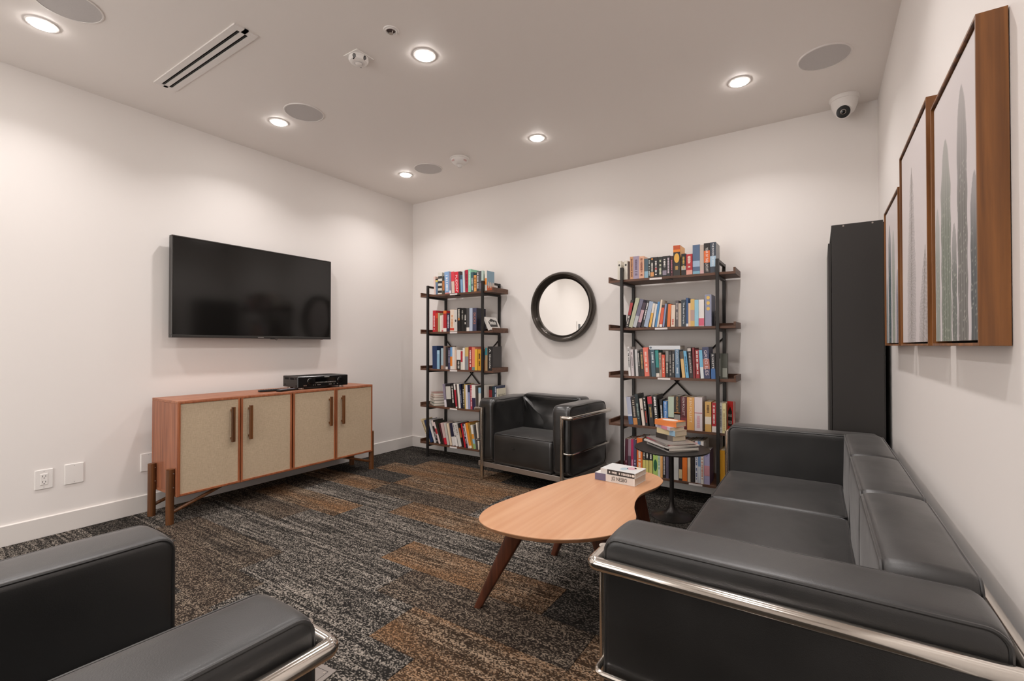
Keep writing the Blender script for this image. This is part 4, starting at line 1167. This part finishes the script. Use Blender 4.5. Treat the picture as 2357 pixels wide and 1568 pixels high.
def extras():
    # face-out books at the shelf ends
    def faceout(x, z, w, h, t, col, label, group, draw, lean=0):
        m = MB(); m.box(-w/2, w/2, 0, .0016, 0, h); m.box(-w/2, w/2, t-.0016, t, 0, h); m.box(-w/2, -w/2+.0016, .0016, t-.0016, 0, h)
        o = m.build('book', bmat(col), None, False); tag(o, label, 'book', group)
        MB().box(-w/2+.0017, w/2-.003, .0018, t-.0018, .002, h-.002).build('pages', 'pages_white', o, False)
        draw(o, w, h); o.location = (x, 3.68, z); o.rotation_euler = (0, 0, math.radians(lean))
        return o
    o = make_book(.0105, .145, .208, 'd9d3bd', '', 'slim cream book showing its lettered front cover, fourth shelf of corner bookcase', 'books on the fourth shelf of corner bookcase', 905, 'pages_white')
    text_part('title', 'MACDONALD', o, bmat('3a3430'), .118, .027, lambda u, v: Vector((.0058, u, .140+v)))
    MB().box(.0052, .0058, .03, .045, .09, .096).build('cover_print', bmat('4a4440'), o, False)
    stand(o, -2.5994, .0105, .5262, 3.712+.0725, 0)
    def d2(o, w, h):
        m = MB(); m.prism([(-w*.32, h*.2), (w*.32, h*.2), (w*.32, h*.68), (0, h*.84), (-w*.32, h*.68)], -.0006, .0006, Matrix.Rotation(PI/2, 4, 'X')); m.build('cover_print', bmat('24211f'), o, False)
        text_part('title', 'BALLAD', o, bmat('d8d0c8'), w*.6, h*.09, lambda u, v: Vector((u, -.0012, h*.55+v)))
        text_part('title', 'PRISON', o, bmat('c8beb8'), w*.6, h*.10, lambda u, v: Vector((u, -.0012, h*.33+v)))
    faceout(-.5345, .5268, .050, .222, .020, 'b82a2a', 'red paperback with black emblem standing face out, fourth shelf of bookcase by sofa', 'books on the fourth shelf of bookcase by sofa', d2, -30)
    def d3(o, w, h):
        MB().box(-w*.1, w*.42, -.0006, .0006, h*.06, h*.42).build('cover_print', bmat('a4a89c'), o, False)
        MB().box(-w*.48, -w*.38, -.0007, .0006, h*.1, h*.8).build('cover_print', bmat('d8d4cc'), o, False)
    faceout(-.578, .9095, .056, .182, .03, '54564c', 'mossy grey paperback standing face out, third shelf of bookcase by sofa', 'books on the third shelf of bookcase by sofa', d3)
    # white book that slid sideways on the second shelf
    w = .022
    o = make_book(w, .19, .140, 'e2ded9', '', 'white book with black drawing leaning over on second shelf of corner bookcase', 'books on the second shelf of corner bookcase', 901, 'pages_white')
    m = MB()
    m.prism([(-.06, .03), (.06, .035), (.075, .10), (-.01, .122), (-.07, .085)], -.0003, .0003)
    for v in m.b.verts: v.co = Vector((w/2+.0006+v.co.z, v.co.x, v.co.y))
    m.build('cover_print', bmat('2c2a2a'), o, False)
    m = MB()
    for k in range(5): m.box(w/2+.0008, w/2+.0013, -.052+.021*k, -.037+.021*k, .058, .092-.004*(k % 2))
    m.build('cover_lettering', bmat('e6e2dd'), o, False)
    stand(o, -2.645, w, 1.2915, 3.735, -27)
    # flat pile at the end of the fourth shelf
    z = .5263
    for k, (L, D, T, col, look) in enumerate(((.205, .14, .026, '2f6a58', 'green covered book at the bottom of the flat pile'), (.20, .135, .030, '4a3f38', 'dark brown book, second from bottom of flat pile'),
            (.20, .135, .029, '5a4a40', 'cocoa covered book midway in the flat pile'), (.19, .13, .017, 'c9a08e', 'pale salmon book, second from top of flat pile'), (.185, .13, .026, 'c08c80', 'dusty pink book on top of the flat pile'))):
        o = make_book(T, D, L, col, '', look+', fourth shelf of corner bookcase', 'books on the fourth shelf of corner bookcase', 910+k, 'pages_white')
        lay(o, T, D, L, (-3.372+.003*math.sin(k*2.1), 3.744, z), math.radians(145+3*math.sin(k*3)))
        z += T+.0004
    # one lying across the tops of the third row by the sofa
    o = make_book(.030, .15, .232, 'd9dee2', 'D:5c6a7a:.95', 'white book lying flat across other books on third shelf of bookcase by sofa', 'books on the third shelf of bookcase by sofa', 920, 'pages_white')
    lay(o, .030, .15, .232, (-.985, 3.708, .910+.2085), 0)
    for x, lab in ((-1.327, 'black metal bookend beside the leaning books on the second shelf'), (-.628, 'black metal bookend beside the tall lavender book')):
        t = thing('bookend', lab, 'bookend', (x, 3.70, 1.2915), 0, 'black metal bookends')
        MB().box(-.001, .001, -.055, .055, 0, .11, .0005).build('upright', 'black_metal', t)
        s = 1 if x < -1 else -1
        MB().box(min(0, -s*.03), max(0, -s*.03), -.055, .055, 0, .0015).build('foot', 'black_metal', t)
    # coffee table: two paperbacks
    o = make_book(.038, .150, .228, 'ddd8d2', 'B:.72:1:6c6680;B:.0:.03:e8e4de', 'thick white paperback with black capitals on the coffee table', 'books on the coffee table', 930, 'pages_white')
    text_part('title', 'JO NESBO', o, bmat('1a1817'), .088, .026, lambda u, v: Vector((v, -.0764, .086-u)))
    lay(o, .038, .150, .228, (-.908, 2.470, .4205), math.radians(-4.5))
    o = make_book(.026, .140, .200, 'd2d2d0', 'B:.02:.80:2e2a28;L:d8d4d0:.14:.75;D:e8e4dc:.06', 'smaller paperback with pale misty cover, on top of the thick white one', 'books on the coffee table', 931, 'pages_white')
    for zz, yy, c, rx, rz in ((.09, -.01, 'a9bcc4', .03, .02), (.06, .02, 'c9a0a8', .03, .025), (.035, .045, 'd9cdb4', .02, .02)):
        m = MB(); disc(m, yy, zz, rx, rz, 0)
        for v in m.b.verts: v.co = Vector((.0132+v.co.y*.4, v.co.x, v.co.z))
        m.build('cover_print', bmat(c), o, False)
    lay(o, .026, .140, .200, (-.890, 2.468, .4590), math.radians(-6))
    # side table: magazines and paperbacks
    z = SZ+.0003
    mags = [(.285, .215, .010, 'b8b4b0', 'pale grey magazine at the bottom of the side table pile', 0), (.275, .21, .016, '2a2624', 'thick black spined magazine near the bottom of the side table pile', -2),
            (.285, .215, .008, 'dcd8d2', 'white magazine under the glossy ones on the side table', 3), (.28, .215, .008, 'cfc8c2', 'cream magazine in mid pile on the side table', -3),
            (.275, .21, .006, 'c83a58', 'pink red magazine in the side table pile', 2), (.28, .21, .007, '8f8a86', 'grey magazine topmost of the side table pile, under paperbacks', -4)]
    for k, (L, D, T, col, lab, dr) in enumerate(mags):
        m = MB(); m.box(-L/2, L/2, -D/2, D/2, 0, .0006); m.box(-L/2, L/2, -D/2, D/2, T-.0006, T); m.box(-L/2, L/2, -D/2-.0004, -D/2+.0006, 0, T)
        o = m.build('magazine', bmat(col, .25), None, False); tag(o, lab, 'magazine', 'magazines on the side table')
        MB().box(-L/2+.0008, L/2-.0008, -D/2+.0008, D/2-.0008, .0007, T-.0007).build('pages', 'pages_white', o, False)
        if k == 1:
            mm = MB()
            for q in range(14): mm.box(-.10+.013*q, -.091+.013*q, -D/2-.0012, -D/2-.0003, .005, .011)
            mm.build('spine_lettering', bmat('c8c4bc'), o, False)
        o.rotation_euler = (0, 0, math.radians(-44+dr)); o.location = (SX+.012*math.sin(k*2.4), SY+.01*math.cos(k*1.9), z); z += T+.0003
    pb = [(.170, .108, .034, '6a625c', 'paperback with dark patterned spine, lowest of the side table paperbacks', 'B:.3:1:3c3632', 0), (.168, .106, .035, 'd9c8a0', 'paperback with pastel yellow and blue spine on the side table', 'B:.0:.3:9cc0d8', 5),
          (.175, .108, .022, 'c8bcc8', 'thin lilac paperback with pink streaks, second from top on the side table', 'B:.2:.6:d88a9c', -6), (.172, .106, .034, 'e8884a', 'orange paperback with white patch, top of the side table pile', '', 14)]
    for k, (L, D, T, col, lab, codes, dr) in enumerate(pb):
        o = make_book(T, D, L, col, codes, lab, 'paperbacks on the side table', 950+k)
        if k == 3:
            mm = MB(); disc(mm, 0, L*.5, .036, .058, 0)
            for v in mm.b.verts: v.co = Vector((T/2+.0006+v.co.y*.4, v.co.x, v.co.z))
            mm.build('cover_print', bmat('efe4da'), o, False)
        lay(o, T, D, L, (SX-.008+.008*math.sin(k*2), SY+.005, z), math.radians(-44+dr+8)); z += T+.0004
extras()

# ------------------------------------------------------------------ floor box beside the near armchair
def floor_box():
    t = thing('floor_box', 'flat grey metal floor box cover set into the carpet', 'floor box', (-1.535, .945, 0), math.radians(6))
    MB().box(-.115, .115, -.105, .105, .0004, .004, .001).build('cover_plate', plain('plate_grey', '8f8781', .4, .5), t)
    m = MB()
    for s in (-1, 1):
        m.box(-.095, .095, s*.085-.0007, s*.085+.0007, .0036, .0043); m.box(s*.095-.0007, s*.095+.0007, -.085, .085, .0036, .0043)
    m.build('lid_seam', 'dark_void', t)
    for sx in (-1, 1):
        for sy in (-1, 1): MB().cyl((sx*.086, sy*.076, .0038), (sx*.086, sy*.076, .0046), .004, 10).build('screw', 'steel', t)
    MB().cyl((.045, .062, .0038), (.045, .062, .005), .007, 12).build('latch', 'steel', t)
floor_box()
